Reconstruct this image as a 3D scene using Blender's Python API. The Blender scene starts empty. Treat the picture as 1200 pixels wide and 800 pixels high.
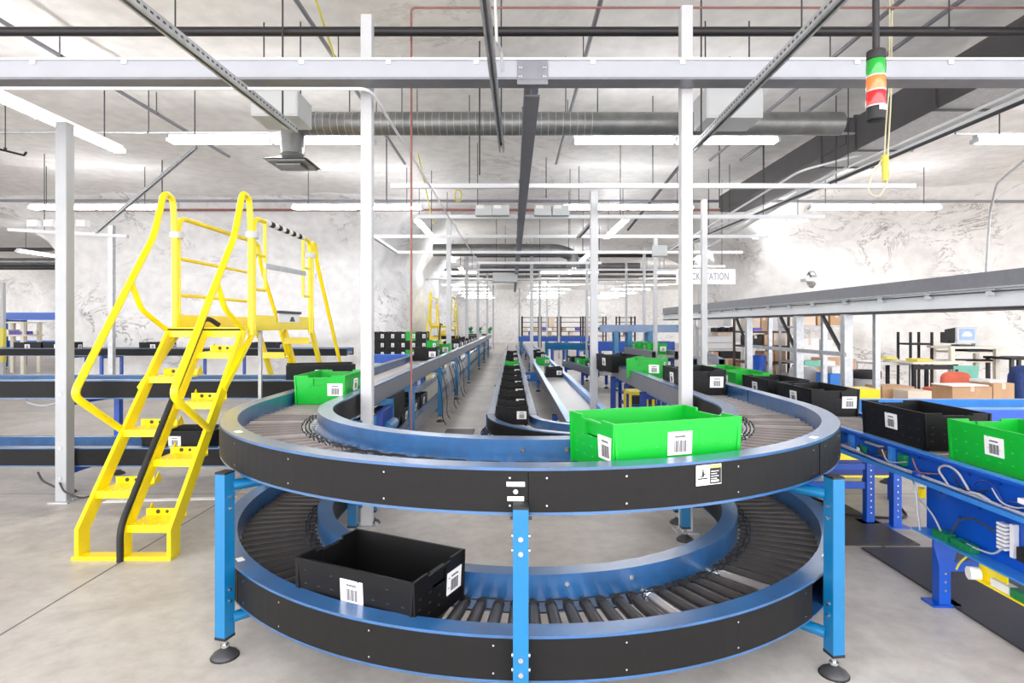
import bpy, math, random
from mathutils import Vector, Matrix, noise
random.seed(7)
PI = math.pi
S = bpy.context.scene
COL = S.collection
CZ, F, VX, VY = 1.47, 685.0, 600.0, 381.0      # camera height, focal length in px, vanishing point

def at(px, py, d):
    return Vector(((px - VX) / F * d, d, CZ - (py - VY) / F * d))
def X(px, d): return (px - VX) / F * d
def Z(py, d): return CZ - (py - VY) / F * d

# ------------------------------------------------------------------ materials
def lin(c):
    return tuple(((v / 255.0) / 12.92 if v <= 10 else (((v / 255.0) + 0.055) / 1.055) ** 2.4) for v in c)

def mat(name, rgb, rough=0.5, metal=0.0, var=0.0, scale=8.0, spec=0.5, bump=0.0, stretch=None, emit=None, alpha=None, coat=0.0):
    m = bpy.data.materials.new(name); m.use_nodes = True
    nt = m.node_tree; b = nt.nodes['Principled BSDF']
    c = lin(rgb)
    b.inputs['Base Color'].default_value = (*c, 1)
    b.inputs['Roughness'].default_value = rough
    b.inputs['Metallic'].default_value = metal
    b.inputs['Specular IOR Level'].default_value = spec
    if coat: b.inputs['Coat Weight'].default_value = coat; b.inputs['Coat Roughness'].default_value = 0.24
    if var or bump:
        tc = nt.nodes.new('ShaderNodeTexCoord'); mp = nt.nodes.new('ShaderNodeMapping')
        if stretch: mp.inputs['Scale'].default_value = stretch
        n = nt.nodes.new('ShaderNodeTexNoise'); n.inputs['Scale'].default_value = scale
        n.inputs['Detail'].default_value = 6; n.inputs['Roughness'].default_value = 0.6
        nt.links.new(tc.outputs['Object'], mp.inputs['Vector']); nt.links.new(mp.outputs['Vector'], n.inputs['Vector'])
        if var:
            r = nt.nodes.new('ShaderNodeValToRGB')
            r.color_ramp.elements[0].position = 0.3; r.color_ramp.elements[1].position = 0.7
            r.color_ramp.elements[0].color = (*[max(0, v * (1 - var)) for v in c], 1)
            r.color_ramp.elements[1].color = (*[min(1, v * (1 + var)) for v in c], 1)
            nt.links.new(n.outputs['Fac'], r.inputs['Fac']); nt.links.new(r.outputs['Color'], b.inputs['Base Color'])
        if bump:
            bp = nt.nodes.new('ShaderNodeBump'); bp.inputs['Strength'].default_value = bump; bp.inputs['Distance'].default_value = 0.02
            nt.links.new(n.outputs['Fac'], bp.inputs['Height']); nt.links.new(bp.outputs['Normal'], b.inputs['Normal'])
    if emit is not None:
        b.inputs['Emission Color'].default_value = (*lin(emit[0]), 1); b.inputs['Emission Strength'].default_value = emit[1]
    return m

M = {}
M['rail'] = mat('blue rail paint', (36, 88, 138), 0.32, 0.0, 0.3, 6, spec=0.8, coat=0.9)
M['railin'] = M['rail']
M['leg'] = mat('bright blue leg paint', (6, 108, 158), 0.35, 0.0, 0.06, 6, coat=0.3)
M['deep'] = mat('deep blue paint', (0, 76, 180), 0.36, 0.0, 0.1, 8, coat=0.2)
M['deeplit'] = mat('lit deep blue paint', (60, 140, 222), 0.28, 0.2, 0.08, 10, coat=0.3)  # same deep blue paint, with the light on it put into a paler tone
M['navy'] = mat('navy paint', (10, 50, 135), 0.4, 0, 0.1, 8)
M['panel'] = mat('black guard panel', (24, 23, 22), 0.55, 0.0, 0.1, 30, bump=0.03, spec=0.22)
M['greyguard'] = mat('grey guard panel', (128, 128, 134), 0.4, 0.3, 0.08, 12)
M['roller'] = mat('dark grey roller sleeve', (60, 56, 55), 0.4, 0.1, 0.18, 9)
M['greyroller'] = mat('lit grey roller sleeve', (128, 120, 118), 0.34, 0.25, 0.2, 9)  # upper-tier sleeve; the lights it reflects are put into the paler grey
M['bed'] = mat('pale belt', (170, 169, 168), 0.32, 0.1, 0.06, 7)
M['greypost'] = mat('mid grey post paint', (168, 170, 172), 0.42, 0.1, 0.05, 5)
M['cablebeige'] = mat('beige cable', (222, 214, 178), 0.5)
M['steelroller'] = mat('grey steel roller', (176, 170, 170), 0.3, 0.7, 0.12, 9)
M['chrome'] = mat('zinc plated steel', (205, 207, 210), 0.22, 0.95, 0.1, 20)
M['rubber'] = mat('black rubber', (26, 26, 27), 0.6)
M['yellow'] = mat('safety yellow paint', (248, 222, 4), 0.34, 0.0, 0.05, 5, coat=0.25)
M['green'] = mat('green tote plastic', (2, 168, 44), 0.36, 0.0, 0.05, 6)
M['black'] = mat('black tote plastic', (15, 14, 15), 0.45, 0.0, 0.15, 14, spec=0.3)
M['bluetote'] = mat('blue tote plastic', (40, 120, 210), 0.4, 0.0, 0.05, 6)
M['paper'] = mat('white label paper', (240, 239, 236), 0.6, 0, 0.02, 20)
M['greyprint'] = mat('grey barcode ink', (112, 110, 112), 0.7)
M['ink'] = mat('black ink', (24, 24, 26), 0.6)
M['white'] = mat('white painted steel', (226, 227, 228), 0.4, 0.0, 0.03, 6)
M['post'] = mat('pale grey post paint', (190, 191, 192), 0.42, 0.0, 0.04, 5)
M['galv'] = mat('galvanised steel', (186, 188, 190), 0.42, 0.5, 0.15, 18)
M['beam'] = mat('grey beam paint', (172, 174, 180), 0.4, 0.2, 0.04, 5)
M['darksteel'] = mat('dark steel', (66, 66, 68), 0.5, 0.3, 0.15, 12)
M['blackpipe'] = mat('black pipe paint', (34, 32, 34), 0.45, 0.1, 0.1, 10)
M['redpipe'] = mat('dull red pipe paint', (142, 92, 84), 0.5, 0.1, 0.2, 10)
M['duct'] = mat('galvanised duct sheet', (132, 133, 132), 0.38, 0.65, 0.22, 5)
M['darkduct'] = mat('charcoal duct sheet', (84, 82, 82), 0.5, 0.25, 0.12, 3)
M['tube'] = mat('fluorescent tube', (255, 255, 255), 0.5, emit=((250, 251, 255), 12.0))
M['cardboard'] = mat('brown cardboard', (196, 160, 124), 0.8, 0, 0.08, 7)
M['palecard'] = mat('pale cardboard', (226, 208, 188), 0.8, 0, 0.06, 7)
M['greybox'] = mat('grey enclosure paint', (196, 199, 199), 0.45, 0, 0.03, 4)
M['beige'] = mat('beige laminate', (226, 219, 203), 0.5, 0, 0.03, 5)
M['orange'] = mat('coral upholstery', (222, 110, 84), 0.8, 0, 0.08, 30)
M['teal'] = mat('pale teal plastic', (120, 190, 170), 0.5, 0, 0.05, 8)
M['navycloth'] = mat('navy cloth', (36, 58, 110), 0.9, 0, 0.15, 20)
M['pcb'] = mat('green circuit board', (20, 120, 70), 0.4, 0, 0.35, 60)
M['screen'] = mat('lit blue screen', (90, 110, 230), 0.3, emit=((96, 112, 236), 0.9))
M['screenwhite'] = mat('lit white text', (230, 236, 255), 0.3, emit=((225, 232, 255), 1.0))
M['sgreen'] = mat('green signal lens', (0, 150, 40), 0.12, 0, 0.0, coat=0.6)
M['sorange'] = mat('orange signal lens', (240, 120, 50), 0.12, 0, 0.0, coat=0.6)
M['sred'] = mat('red signal lens', (205, 24, 26), 0.12, 0, 0.0, coat=0.6)
M['cableyellow'] = mat('pale yellow cable', (220, 208, 84), 0.5)
M['cablegrey'] = mat('grey cable', (168, 170, 176), 0.5)
M['mat'] = mat('black floor mat', (52, 50, 49), 0.45, 0, 0.2, 10)
M['can'] = mat('grey bin plastic', (176, 176, 178), 0.5, 0, 0.05, 6)
M['wood'] = mat('tan board', (214, 178, 130), 0.6, 0, 0.1, 10)
M['purple'] = mat('purple cloth', (110, 96, 190), 0.8)
M['browncard'] = mat('dark brown shelf', (92, 70, 62), 0.7, 0, 0.2, 9)

def rock(name, base, dark, sc=0.55, amt=1.0):
    m = bpy.data.materials.new(name); m.use_nodes = True
    nt = m.node_tree; b = nt.nodes['Principled BSDF']; b.inputs['Roughness'].default_value = 0.75
    b.inputs['Specular IOR Level'].default_value = 0.25
    tc = nt.nodes.new('ShaderNodeTexCoord'); mp = nt.nodes.new('ShaderNodeMapping')
    mp.inputs['Scale'].default_value = (0.8, 0.8, 1.7); mp.inputs['Rotation'].default_value = (0.1, 0.35, 0.2)
    nt.links.new(tc.outputs['Object'], mp.inputs['Vector'])
    n1 = nt.nodes.new('ShaderNodeTexNoise'); n1.inputs['Scale'].default_value = sc; n1.inputs['Detail'].default_value = 7
    n1.inputs['Roughness'].default_value = 0.68; n1.inputs['Distortion'].default_value = 1.4
    nt.links.new(mp.outputs['Vector'], n1.inputs['Vector'])
    # thin cracks: band of noise near one value
    s = nt.nodes.new('ShaderNodeMath'); s.operation = 'SUBTRACT'; s.inputs[1].default_value = 0.5
    a = nt.nodes.new('ShaderNodeMath'); a.operation = 'ABSOLUTE'
    r = nt.nodes.new('ShaderNodeMapRange'); r.inputs['From Min'].default_value = 0.0; r.inputs['From Max'].default_value = 0.018
    r.inputs['To Min'].default_value = 1; r.inputs['To Max'].default_value = 0
    nt.links.new(n1.outputs['Fac'], s.inputs[0]); nt.links.new(s.outputs[0], a.inputs[0]); nt.links.new(a.outputs[0], r.inputs['Value'])
    n2 = nt.nodes.new('ShaderNodeTexNoise'); n2.inputs['Scale'].default_value = sc * 0.9; n2.inputs['Detail'].default_value = 3
    nt.links.new(tc.outputs['Object'], n2.inputs['Vector'])
    r2 = nt.nodes.new('ShaderNodeMapRange'); r2.inputs['From Min'].default_value = 0.5; r2.inputs['From Max'].default_value = 0.68
    r2.inputs['To Max'].default_value = 0.75 * amt
    nt.links.new(n2.outputs['Fac'], r2.inputs['Value'])
    mu = nt.nodes.new('ShaderNodeMath'); mu.operation = 'MULTIPLY'
    nt.links.new(r.outputs['Result'], mu.inputs[0]); nt.links.new(r2.outputs['Result'], mu.inputs[1])
    n3 = nt.nodes.new('ShaderNodeTexNoise'); n3.inputs['Scale'].default_value = 5; n3.inputs['Detail'].default_value = 6
    nt.links.new(tc.outputs['Object'], n3.inputs['Vector'])
    rp = nt.nodes.new('ShaderNodeValToRGB'); c = lin(base)
    rp.color_ramp.elements[0].position = 0.35; rp.color_ramp.elements[1].position = 0.65
    rp.color_ramp.elements[0].color = (*[v * 0.93 for v in c], 1); rp.color_ramp.elements[1].color = (*[min(1, v * 1.05) for v in c], 1)
    nt.links.new(n3.outputs['Fac'], rp.inputs['Fac'])
    mx = nt.nodes.new('ShaderNodeMixRGB'); mx.inputs['Color2'].default_value = (*lin(dark), 1)
    nt.links.new(mu.outputs[0], mx.inputs['Fac']); nt.links.new(rp.outputs['Color'], mx.inputs['Color1'])
    nt.links.new(mx.outputs['Color'], b.inputs['Base Color'])
    bp = nt.nodes.new('ShaderNodeBump'); bp.inputs['Strength'].default_value = 0.35; bp.inputs['Distance'].default_value = 0.06
    nt.links.new(n1.outputs['Fac'], bp.inputs['Height']); nt.links.new(bp.outputs['Normal'], b.inputs['Normal'])
    return m
M['rock'] = rock('white painted rock', (236, 235, 233), (112, 106, 102), 0.6, 1.1)
M['rockR'] = rock('white painted rock with tan seams', (230, 227, 223), (120, 108, 100), 0.8, 1.3)
M['ceil'] = rock('painted rock ceiling', (236, 233, 229), (120, 112, 104), 0.35, 0.45)

def floor_mat():
    m = bpy.data.materials.new('sealed concrete'); m.use_nodes = True
    nt = m.node_tree; b = nt.nodes['Principled BSDF']
    tc = nt.nodes.new('ShaderNodeTexCoord')
    def nz(sc, det, rough=0.6, dist=0.0):
        n = nt.nodes.new('ShaderNodeTexNoise'); n.inputs['Scale'].default_value = sc; n.inputs['Detail'].default_value = det
        n.inputs['Roughness'].default_value = rough; n.inputs['Distortion'].default_value = dist
        nt.links.new(tc.outputs['Object'], n.inputs['Vector']); return n
    n1 = nz(0.9, 8, 0.65, 0.6); n2 = nz(9, 6)
    r1 = nt.nodes.new('ShaderNodeValToRGB')
    r1.color_ramp.elements[0].position = 0.28; r1.color_ramp.elements[1].position = 0.66
    r1.color_ramp.elements[0].color = (*lin((158, 151, 144)), 1); r1.color_ramp.elements[1].color = (*lin((204, 199, 191)), 1)
    nt.links.new(n1.outputs['Fac'], r1.inputs['Fac'])
    r2 = nt.nodes.new('ShaderNodeValToRGB'); r2.color_ramp.elements[0].position = 0.3; r2.color_ramp.elements[1].position = 0.6
    r2.color_ramp.elements[0].color = (0.82, 0.81, 0.8, 1); r2.color_ramp.elements[1].color = (1, 1, 1, 1)
    nt.links.new(n2.outputs['Fac'], r2.inputs['Fac'])
    mx = nt.nodes.new('ShaderNodeMixRGB'); mx.blend_type = 'MULTIPLY'; mx.inputs['Fac'].default_value = 1
    nt.links.new(r1.outputs['Color'], mx.inputs['Color1']); nt.links.new(r2.outputs['Color'], mx.inputs['Color2'])
    # saw-cut joints: one along Y at x=-2.43, repeating every 4.9 m
    sx = nt.nodes.new('ShaderNodeSeparateXYZ'); nt.links.new(tc.outputs['Object'], sx.inputs[0])
    def joint(sock, off, per):
        ad = nt.nodes.new('ShaderNodeMath'); ad.operation = 'ADD'; ad.inputs[1].default_value = off
        pp = nt.nodes.new('ShaderNodeMath'); pp.operation = 'PINGPONG'; pp.inputs[1].default_value = per
        lt = nt.nodes.new('ShaderNodeMath'); lt.operation = 'LESS_THAN'; lt.inputs[1].default_value = 0.006
        nt.links.new(sock, ad.inputs[0]); nt.links.new(ad.outputs[0], pp.inputs[0]); nt.links.new(pp.outputs[0], lt.inputs[0]); return lt
    j1 = joint(sx.outputs['X'], 2.43, 2.45); j2 = joint(sx.outputs['Y'], -5.1, 2.45)
    mxj = nt.nodes.new('ShaderNodeMath'); mxj.operation = 'MAXIMUM'
    nt.links.new(j1.outputs[0], mxj.inputs[0]); nt.links.new(j2.outputs[0], mxj.inputs[1])
    m2 = nt.nodes.new('ShaderNodeMixRGB'); m2.inputs['Color2'].default_value = (*lin((82, 78, 74)), 1)
    nt.links.new(mxj.outputs[0], m2.inputs['Fac']); nt.links.new(mx.outputs['Color'], m2.inputs['Color1'])
    nt.links.new(m2.outputs['Color'], b.inputs['Base Color'])
    rr = nt.nodes.new('ShaderNodeMapRange'); rr.inputs['To Min'].default_value = 0.3; rr.inputs['To Max'].default_value = 0.5
    nt.links.new(n1.outputs['Fac'], rr.inputs['Value']); nt.links.new(rr.outputs['Result'], b.inputs['Roughness'])
    return m
M['floor'] = floor_mat()

# ------------------------------------------------------------------ mesh builder
class MB:
    def __init__(s): s.v = []; s.f = []; s.mi = []; s.sm = []
    def add(s, vs, fs, mi=0, smooth=False):
        o = len(s.v); s.v += [tuple(v) for v in vs]
        for f in fs: s.f.append([i + o for i in f]); s.mi.append(mi); s.sm.append(smooth)
        return s
    def box(s, c, d, rz=0.0, mi=0, rx=0.0, ry=0.0):
        c = Vector(c); hx, hy, hz = d[0] / 2, d[1] / 2, d[2] / 2
        R = Matrix.Rotation(rz, 3, 'Z') @ Matrix.Rotation(ry, 3, 'Y') @ Matrix.Rotation(rx, 3, 'X')
        vs = [c + R @ Vector((sx * hx, sy * hy, sz * hz)) for sz in (-1, 1) for sx, sy in ((-1, -1), (1, -1), (1, 1), (-1, 1))]
        return s.add(vs, [(3, 2, 1, 0), (4, 5, 6, 7), (0, 1, 5, 4), (1, 2, 6, 5), (2, 3, 7, 6), (3, 0, 4, 7)], mi)
    def bar(s, p0, p1, w, h, mi=0, up=(0, 0, 1)):
        p0 = Vector(p0); p1 = Vector(p1); t = (p1 - p0).normalized(); u = Vector(up)
        if abs(t.dot(u)) > 0.98: u = Vector((0, 1, 0))
        a = t.cross(u).normalized(); b = a.cross(t).normalized()
        vs = [p + a * sx * w / 2 + b * sz * h / 2 for p in (p0, p1) for sx, sz in ((-1, -1), (1, -1), (1, 1), (-1, 1))]
        return s.add(vs, [(0, 1, 2, 3), (7, 6, 5, 4), (4, 5, 1, 0), (5, 6, 2, 1), (6, 7, 3, 2), (7, 4, 0, 3)], mi)
    def cyl(s, p0, p1, r0, r1=None, n=12, mi=0, caps=True):
        r1 = r0 if r1 is None else r1
        p0 = Vector(p0); p1 = Vector(p1); t = (p1 - p0).normalized()
        u = Vector((0, 0, 1)) if abs(t.z) < 0.9 else Vector((1, 0, 0))
        a = t.cross(u).normalized(); b = t.cross(a)
        vs = [p + (a * math.cos(2 * PI * i / n) + b * math.sin(2 * PI * i / n)) * r for p, r in ((p0, r0), (p1, r1)) for i in range(n)]
        s.add(vs, [(i, (i + 1) % n, n + (i + 1) % n, n + i) for i in range(n)], mi, True)
        if caps:
            s.add(vs[:n], [tuple(range(n))[::-1]], mi); s.add(vs[n:], [tuple(range(n))], mi)
        return s
    def tube(s, pts, r, n=10, mi=0, fil=0.0, closed=False, seg=5):
        pts = [Vector(p) for p in pts]
        if fil and not closed:
            q = [pts[0]]
            for i in range(1, len(pts) - 1):
                a, b, c = pts[i - 1], pts[i], pts[i + 1]
                l = min(fil, (a - b).length * 0.49, (c - b).length * 0.49)
                A = b + (a - b).normalized() * l; B = b + (c - b).normalized() * l
                for k in range(seg + 1):
                    t = k / seg; q.append(A * (1 - t) ** 2 + b * 2 * t * (1 - t) + B * t * t)
            q.append(pts[-1]); pts = q
        m = len(pts); rings = []; a = None
        for i, p in enumerate(pts):
            if closed: t = (pts[(i + 1) % m] - pts[i - 1])
            else: t = (pts[min(i + 1, m - 1)] - pts[max(i - 1, 0)])
            t.normalize()
            if a is None:
                u = Vector((0, 0, 1)) if abs(t.z) < 0.9 else Vector((1, 0, 0)); a = t.cross(u).normalized()
            else:
                a = (a - t * a.dot(t)).normalized()
            b = t.cross(a)
            rings.append([p + (a * math.cos(2 * PI * k / n) + b * math.sin(2 * PI * k / n)) * r for k in range(n)])
        vs = [v for g in rings for v in g]; fs = []
        for i in range(m if closed else m - 1):
            j = (i + 1) % m
            for k in range(n): fs.append((i * n + k, i * n + (k + 1) % n, j * n + (k + 1) % n, j * n + k))
        s.add(vs, fs, mi, True)
        if not closed:
            s.add(rings[0], [tuple(range(n))[::-1]], mi); s.add(rings[-1], [tuple(range(n))], mi)
        return s
    def lathe(s, c, prof, n=24, mi=0):
        c = Vector(c); vs = []
        for r, z in prof: vs += [c + Vector((r * math.cos(2 * PI * i / n), r * math.sin(2 * PI * i / n), z)) for i in range(n)]
        fs = [(j * n + i, j * n + (i + 1) % n, (j + 1) * n + (i + 1) % n, (j + 1) * n + i) for j in range(len(prof) - 1) for i in range(n)]
        return s.add(vs, fs, mi, True)
    def sweep(s, fr, prof, mi=0, smooth=False):
        # fr: frames (cx, cy, nx, ny); prof: closed polygon of (offset along n, z)
        m = len(prof); vs = [(cx + nx * r, cy + ny * r, z) for cx, cy, nx, ny in fr for r, z in prof]; fs = []
        for i in range(len(fr) - 1):
            for k in range(m): fs.append((i * m + k, i * m + (k + 1) % m, (i + 1) * m + (k + 1) % m, (i + 1) * m + k))
        s.add(vs, fs, mi, smooth)
        s.add(vs[:m], [tuple(range(m))[::-1]], mi); s.add(vs[-m:], [tuple(range(m))], mi); return s
    def mesh(s, name, mats):
        me = bpy.data.meshes.new(name); me.from_pydata(s.v, [], s.f)
        for m in (mats if isinstance(mats, (list, tuple)) else [mats]): me.materials.append(M[m] if isinstance(m, str) else m)
        me.polygons.foreach_set('material_index', s.mi); me.polygons.foreach_set('use_smooth', s.sm)
        me.update()
        import bmesh
        b = bmesh.new(); b.from_mesh(me); bmesh.ops.recalc_face_normals(b, faces=b.faces); b.to_mesh(me); b.free()
        return me
    def build(s, name, mats, parent=None, bev=0.0, label=None):
        o = bpy.data.objects.new(name, s.mesh(name, mats)); COL.objects.link(o)
        if parent is not None:
            o.parent = parent; o.matrix_parent_inverse = base_of(parent).inverted()
        if bev:
            md = o.modifiers.new('edge', 'BEVEL'); md.width = bev; md.segments = 2; md.limit_method = 'ANGLE'; md.angle_limit = 0.9
        if label: o['label'] = label
        return o

def base_of(o):
    m = o.matrix_basis.copy()
    if o.parent: m = base_of(o.parent) @ o.matrix_parent_inverse @ m
    return m
def tag(o, label, cat, group=None, kind=None):
    o['label'] = label; o['category'] = cat
    if group: o['group'] = group
    if kind: o['kind'] = kind
    return o
def thing(name, label, cat, loc=(0, 0, 0), group=None):
    o = bpy.data.objects.new(name, None); COL.objects.link(o); o.location = loc; o.empty_display_size = 0.1
    return tag(o, label, cat, group)
def struct(o): o['kind'] = 'structure'; return o
def copy_tree(o, parent=None):
    c = o.copy(); COL.objects.link(c)
    if parent is not None: c.parent = parent
    for ch in list(KIDS.get(o.name, [])): copy_tree(ch, c)
    KIDS[c.name] = [x for x in COL.objects if x.parent == c] if KIDS.get(o.name) else []
    return c
KIDS = {}
def reg(o):
    KIDS[o.name] = [x for x in COL.objects if x.parent == o]
    for x in KIDS[o.name]: reg(x)
    return o
ORD = ['first', 'second', 'third', 'fourth', 'fifth', 'sixth', 'seventh', 'eighth', 'ninth', 'tenth', 'eleventh', 'twelfth', 'thirteenth', 'fourteenth', 'fifteenth', 'sixteenth']

# ------------------------------------------------------------------ the setting
CEIL = 4.4
struct(MB().box((-6, 22, -0.1), (58, 62, 0.2)).build('floor', 'floor'))
def grid(name, fn, nu, nv, m, amp=0.1, sc=0.7):
    b = MB(); vs = []
    for j in range(nv + 1):
        for i in range(nu + 1):
            p = Vector(fn(i / nu, j / nv)); vs.append(p)
    out = []
    for p in vs:
        d = noise.fractal(p * sc, 1.0, 2.0, 4) * amp
        e = noise.fractal(p * sc + Vector((31, 7, 3)), 1.0, 2.0, 4) * amp
        out.append(p + Vector((e * 0.5, d, e)))
    fs = [(j * (nu + 1) + i, j * (nu + 1) + i + 1, (j + 1) * (nu + 1) + i + 1, (j + 1) * (nu + 1) + i) for j in range(nv) for i in range(nu)]
    b.add(out, fs, 0, True)
    return struct(b.build(name, m))
# ceiling: nearly flat, painted rock
def ceil_fn(u, v):
    return (-35 + 58 * u, -1.0 + 54 * v, CEIL + 0.05)  # stops just behind the camera so the added world fill gets in
grid('ceiling', ceil_fn, 190, 200, 'ceil', 0.07, 0.35)
# rock pillars: a closed skin around a rounded rectangle, flaring into the ceiling
def pillar(name, x0, x1, y0, y1, m, seed, skew=0.0, nv=34, per=170, ext=True):
    def outline(t, grow):
        a0, a1, b0, b1 = x0 - grow, x1 + grow, y0 - grow, y1 + grow
        w, h = a1 - a0, b1 - b0; P = 2 * (w + h); s = t * P
        if s < w: x, y = a0 + s, b0
        elif s < w + h: x, y = a1, b0 + s - w
        elif s < 2 * w + h: x, y = a1 - (s - w - h), b1
        else: x, y = a0, b1 - (s - 2 * w - h)
        cx, cy = (a0 + a1) / 2, (b0 + b1) / 2
        e = 6.0; nx, ny = (x - cx) / (w / 2), (y - cy) / (h / 2)
        k = (abs(nx) ** e + abs(ny) ** e) ** (-1 / e)
        return cx + nx * k * w / 2, cy + ny * k * h / 2 + skew * (x - x0)
    b = MB(); vs = []
    for j in range(nv + 1):
        z = (CEIL + 0.35) * j / nv
        q = max(0.0, (z - 2.9) / 1.5); g = 1.3 * q ** 2.4
        for i in range(per):
            x, y = outline(i / per, g); p = Vector((x, y, z))
            n = noise.fractal(p * 0.55 + Vector((seed, 0, 0)), 1.0, 2.0, 5) * 0.32
            n2 = noise.fractal(Vector((p.x * 1.6, p.y * 1.6, p.z * 3.2)) + Vector((0, seed, 0)), 1.0, 2.0, 3) * 0.07
            c = Vector(((x0 + x1) / 2, (y0 + y1) / 2, z)); dr = (p - c); dr.z = 0; dr.normalize()
            vs.append(p + dr * (n + n2))
    fs = [(j * per + i, j * per + (i + 1) % per, (j + 1) * per + (i + 1) % per, (j + 1) * per + i) for j in range(nv) for i in range(per)]
    b.add(vs, fs, 0, True)
    return struct(b.build(name, m))
pillar('wall_left', -12.0, -2.95, 14.6, 24, 'rock', 3.0)
pillar('wall_right', 6.1, 16.0, 14.2, 22, 'rockR', 11.0, skew=-0.12)
pillar('wall_middle', -10.5, -3.9, 33, 40, 'rock', 21.0)
pillar('wall_far_left', -33, -13.5, 31, 40, 'rock', 31.0)
grid('wall_back', lambda u, v: (-35 + 58 * u, 49 , -0.1 + 4.9 * v), 90, 14, 'rock', 0.2, 0.4)

# ------------------------------------------------------------------ lights
def light(label, c, along='x', L=2.44, drop=True, group='fluorescent ceiling lights'):
    c = Vector(c); t = thing('ceiling_light', label, 'light', c, group)
    dx = Vector((1, 0, 0)) if along == 'x' else Vector((0, 1, 0)); sd = Vector((0, 1, 0)) if along == 'x' else Vector((1, 0, 0))
    b = MB(); a = c - dx * L / 2; e = c + dx * L / 2
    b.bar(a + Vector((0, 0, 0.05)), e + Vector((0, 0, 0.05)), 0.075, 0.05)
    for k in (0.0, 0.5, 1.0):
        q = a.lerp(e, k); b.box(q + Vector((0, 0, 0.005)), (0.03, 0.14, 0.05) if along == 'x' else (0.14, 0.03, 0.05))
    b.build('housing', 'white', t)
    for s in (-1, 1):
        for k in (0, 1):
            p0 = a + dx * (0.03 + k * L / 2) + sd * s * 0.05 + Vector((0, 0, 0.004)); p1 = p0 + dx * (L / 2 - 0.06)
            MB().cyl(p0, p1, 0.021, n=8).build('tube', 'tube', t)
    if drop:
        for k in (0.12, 0.88):
            p = a + dx * L * k
            MB().cyl(p + Vector((0, 0, 0.07)), (p.x, p.y, CEIL + 0.06), 0.007, n=6).build('hanger_rod', 'darksteel', t)
    return t
LZ = 3.67
rowname = ['nearest row', 'second row', 'third row', 'fourth row', 'fifth row', 'sixth row', 'seventh row', 'eighth row', 'ninth row', 'tenth row']
for r, (d, xs) in enumerate(((7.0, ((319, 'over the yellow steps'), (791, 'over the right conveyor leg'), (1262, 'at the right edge'))),
                             (11.0, ((112, 'beside the rock pillar far left'), (419, 'behind the left white post'), (736, 'right of the centre beam'), (1025, 'in front of the right rock wall'))))):
    for px, w in xs:
        light('long crosswise fluorescent light in the %s, %s' % (rowname[r], w), (X(px, d), d, LZ))
for r, d in enumerate((24.5, 28.0, 32.0, 36.0, 40.0, 44.0, 47.0)):
    for k, x in enumerate((-2.6, 2.4, 7.3)):
        light('distant crosswise fluorescent light in the %s, %s' % (rowname[r + 2], ('left of the centre beam', 'right of the centre beam', 'far right of the aisle')[k]), (x, d, LZ))
for k, x in enumerate((-1.95, 2.33, 6.0)):
    for r, d in enumerate((13.2, 18.4, 23.0)):
        if k == 2 and r == 2: continue
        light('fluorescent light running lengthwise %s, %s from the front' % (('over the left conveyor', 'over the right conveyor', 'by the right rock wall')[k], ORD[r]), (x, d, LZ - 0.05), 'y')
light('lengthwise fluorescent light in the upper left corner above the grey post', (-4.9, 6.1, 3.64), 'y')
light('lengthwise fluorescent light far left behind the rock pillar, near one', (-14.2, 18.0, 3.6), 'y')
light('lengthwise fluorescent light far left behind the rock pillar, far one', (-15.4, 26.0, 3.6), 'y')

# ------------------------------------------------------------------ conveyors
def frames_line(x0, y0, x1, y1, n=1):
    t = Vector((x1 - x0, y1 - y0)).normalized(); nx, ny = t.y, -t.x
    return [(x0 + (x1 - x0) * k / n, y0 + (y1 - y0) * k / n, nx, ny) for k in range(n + 1)]
def frames_arc(cx, cy, a0, a1, n=24):
    return [(cx, cy, math.cos(a0 + (a1 - a0) * k / n), math.sin(a0 + (a1 - a0) * k / n)) for k in range(n + 1)]
FL, TH = 0.08, 0.167
def chan(r, s, zt, h=TH, fl=FL):   # C-channel, flanges pointing to side s
    return [(r - s * 0.005, zt), (r + s * fl, zt), (r + s * fl, zt - 0.013), (r + s * 0.002, zt - 0.013), (r + s * 0.002, zt - h + 0.013), (r + s * fl, zt - h + 0.013), (r + s * fl, zt - h), (r - s * 0.005, zt - h)]
def guard(r, s, zt, h=TH, fl=FL):
    return [(r + s * (fl - 0.006), zt - 0.011), (r + s * (fl + 0.0015), zt - 0.011), (r + s * (fl + 0.0015), zt - h + 0.011), (r + s * (fl - 0.006), zt - h + 0.011)]

def roller_mesh(L, r0, r1, m, name, hub=0.09, hm='chrome'):
    b = MB()
    # axis along local +X from inner (0) to outer (L)
    b.cyl((0, 0, 0), (L, 0, 0), 0.006, n=6, mi=1)
    b.cyl((0.012, 0, 0), (0.03, 0, 0), r0 * 0.62, r0 * 0.78, n=10, mi=1)
    b.cyl((0.03, 0, 0), (hub, 0, 0), r0 * 0.78, n=10, mi=1, caps=False)
    for g in (0.045, 0.065, 0.085):
        if g < hub: b.cyl((g - 0.004, 0, 0), (g + 0.004, 0, 0), r0 * 0.9, n=10, mi=1)
    b.cyl((hub, 0, 0), (L - 0.012, 0, 0), r0, r1, n=12, mi=0)
    return b.mesh(name, [m, hm])

def place_rollers(parent, fr, r_in, me, z, name='roller', every=1):
    res = []
    for cx, cy, nx, ny in fr:
        o = bpy.data.objects.new(name, me); COL.objects.link(o); o.parent = parent
        o.matrix_parent_inverse = base_of(parent).inverted()
        o.location = (cx + nx * r_in, cy + ny * r_in, z); o.rotation_euler = (0, 0, math.atan2(ny, nx)); res.append(o)
    return res

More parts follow.
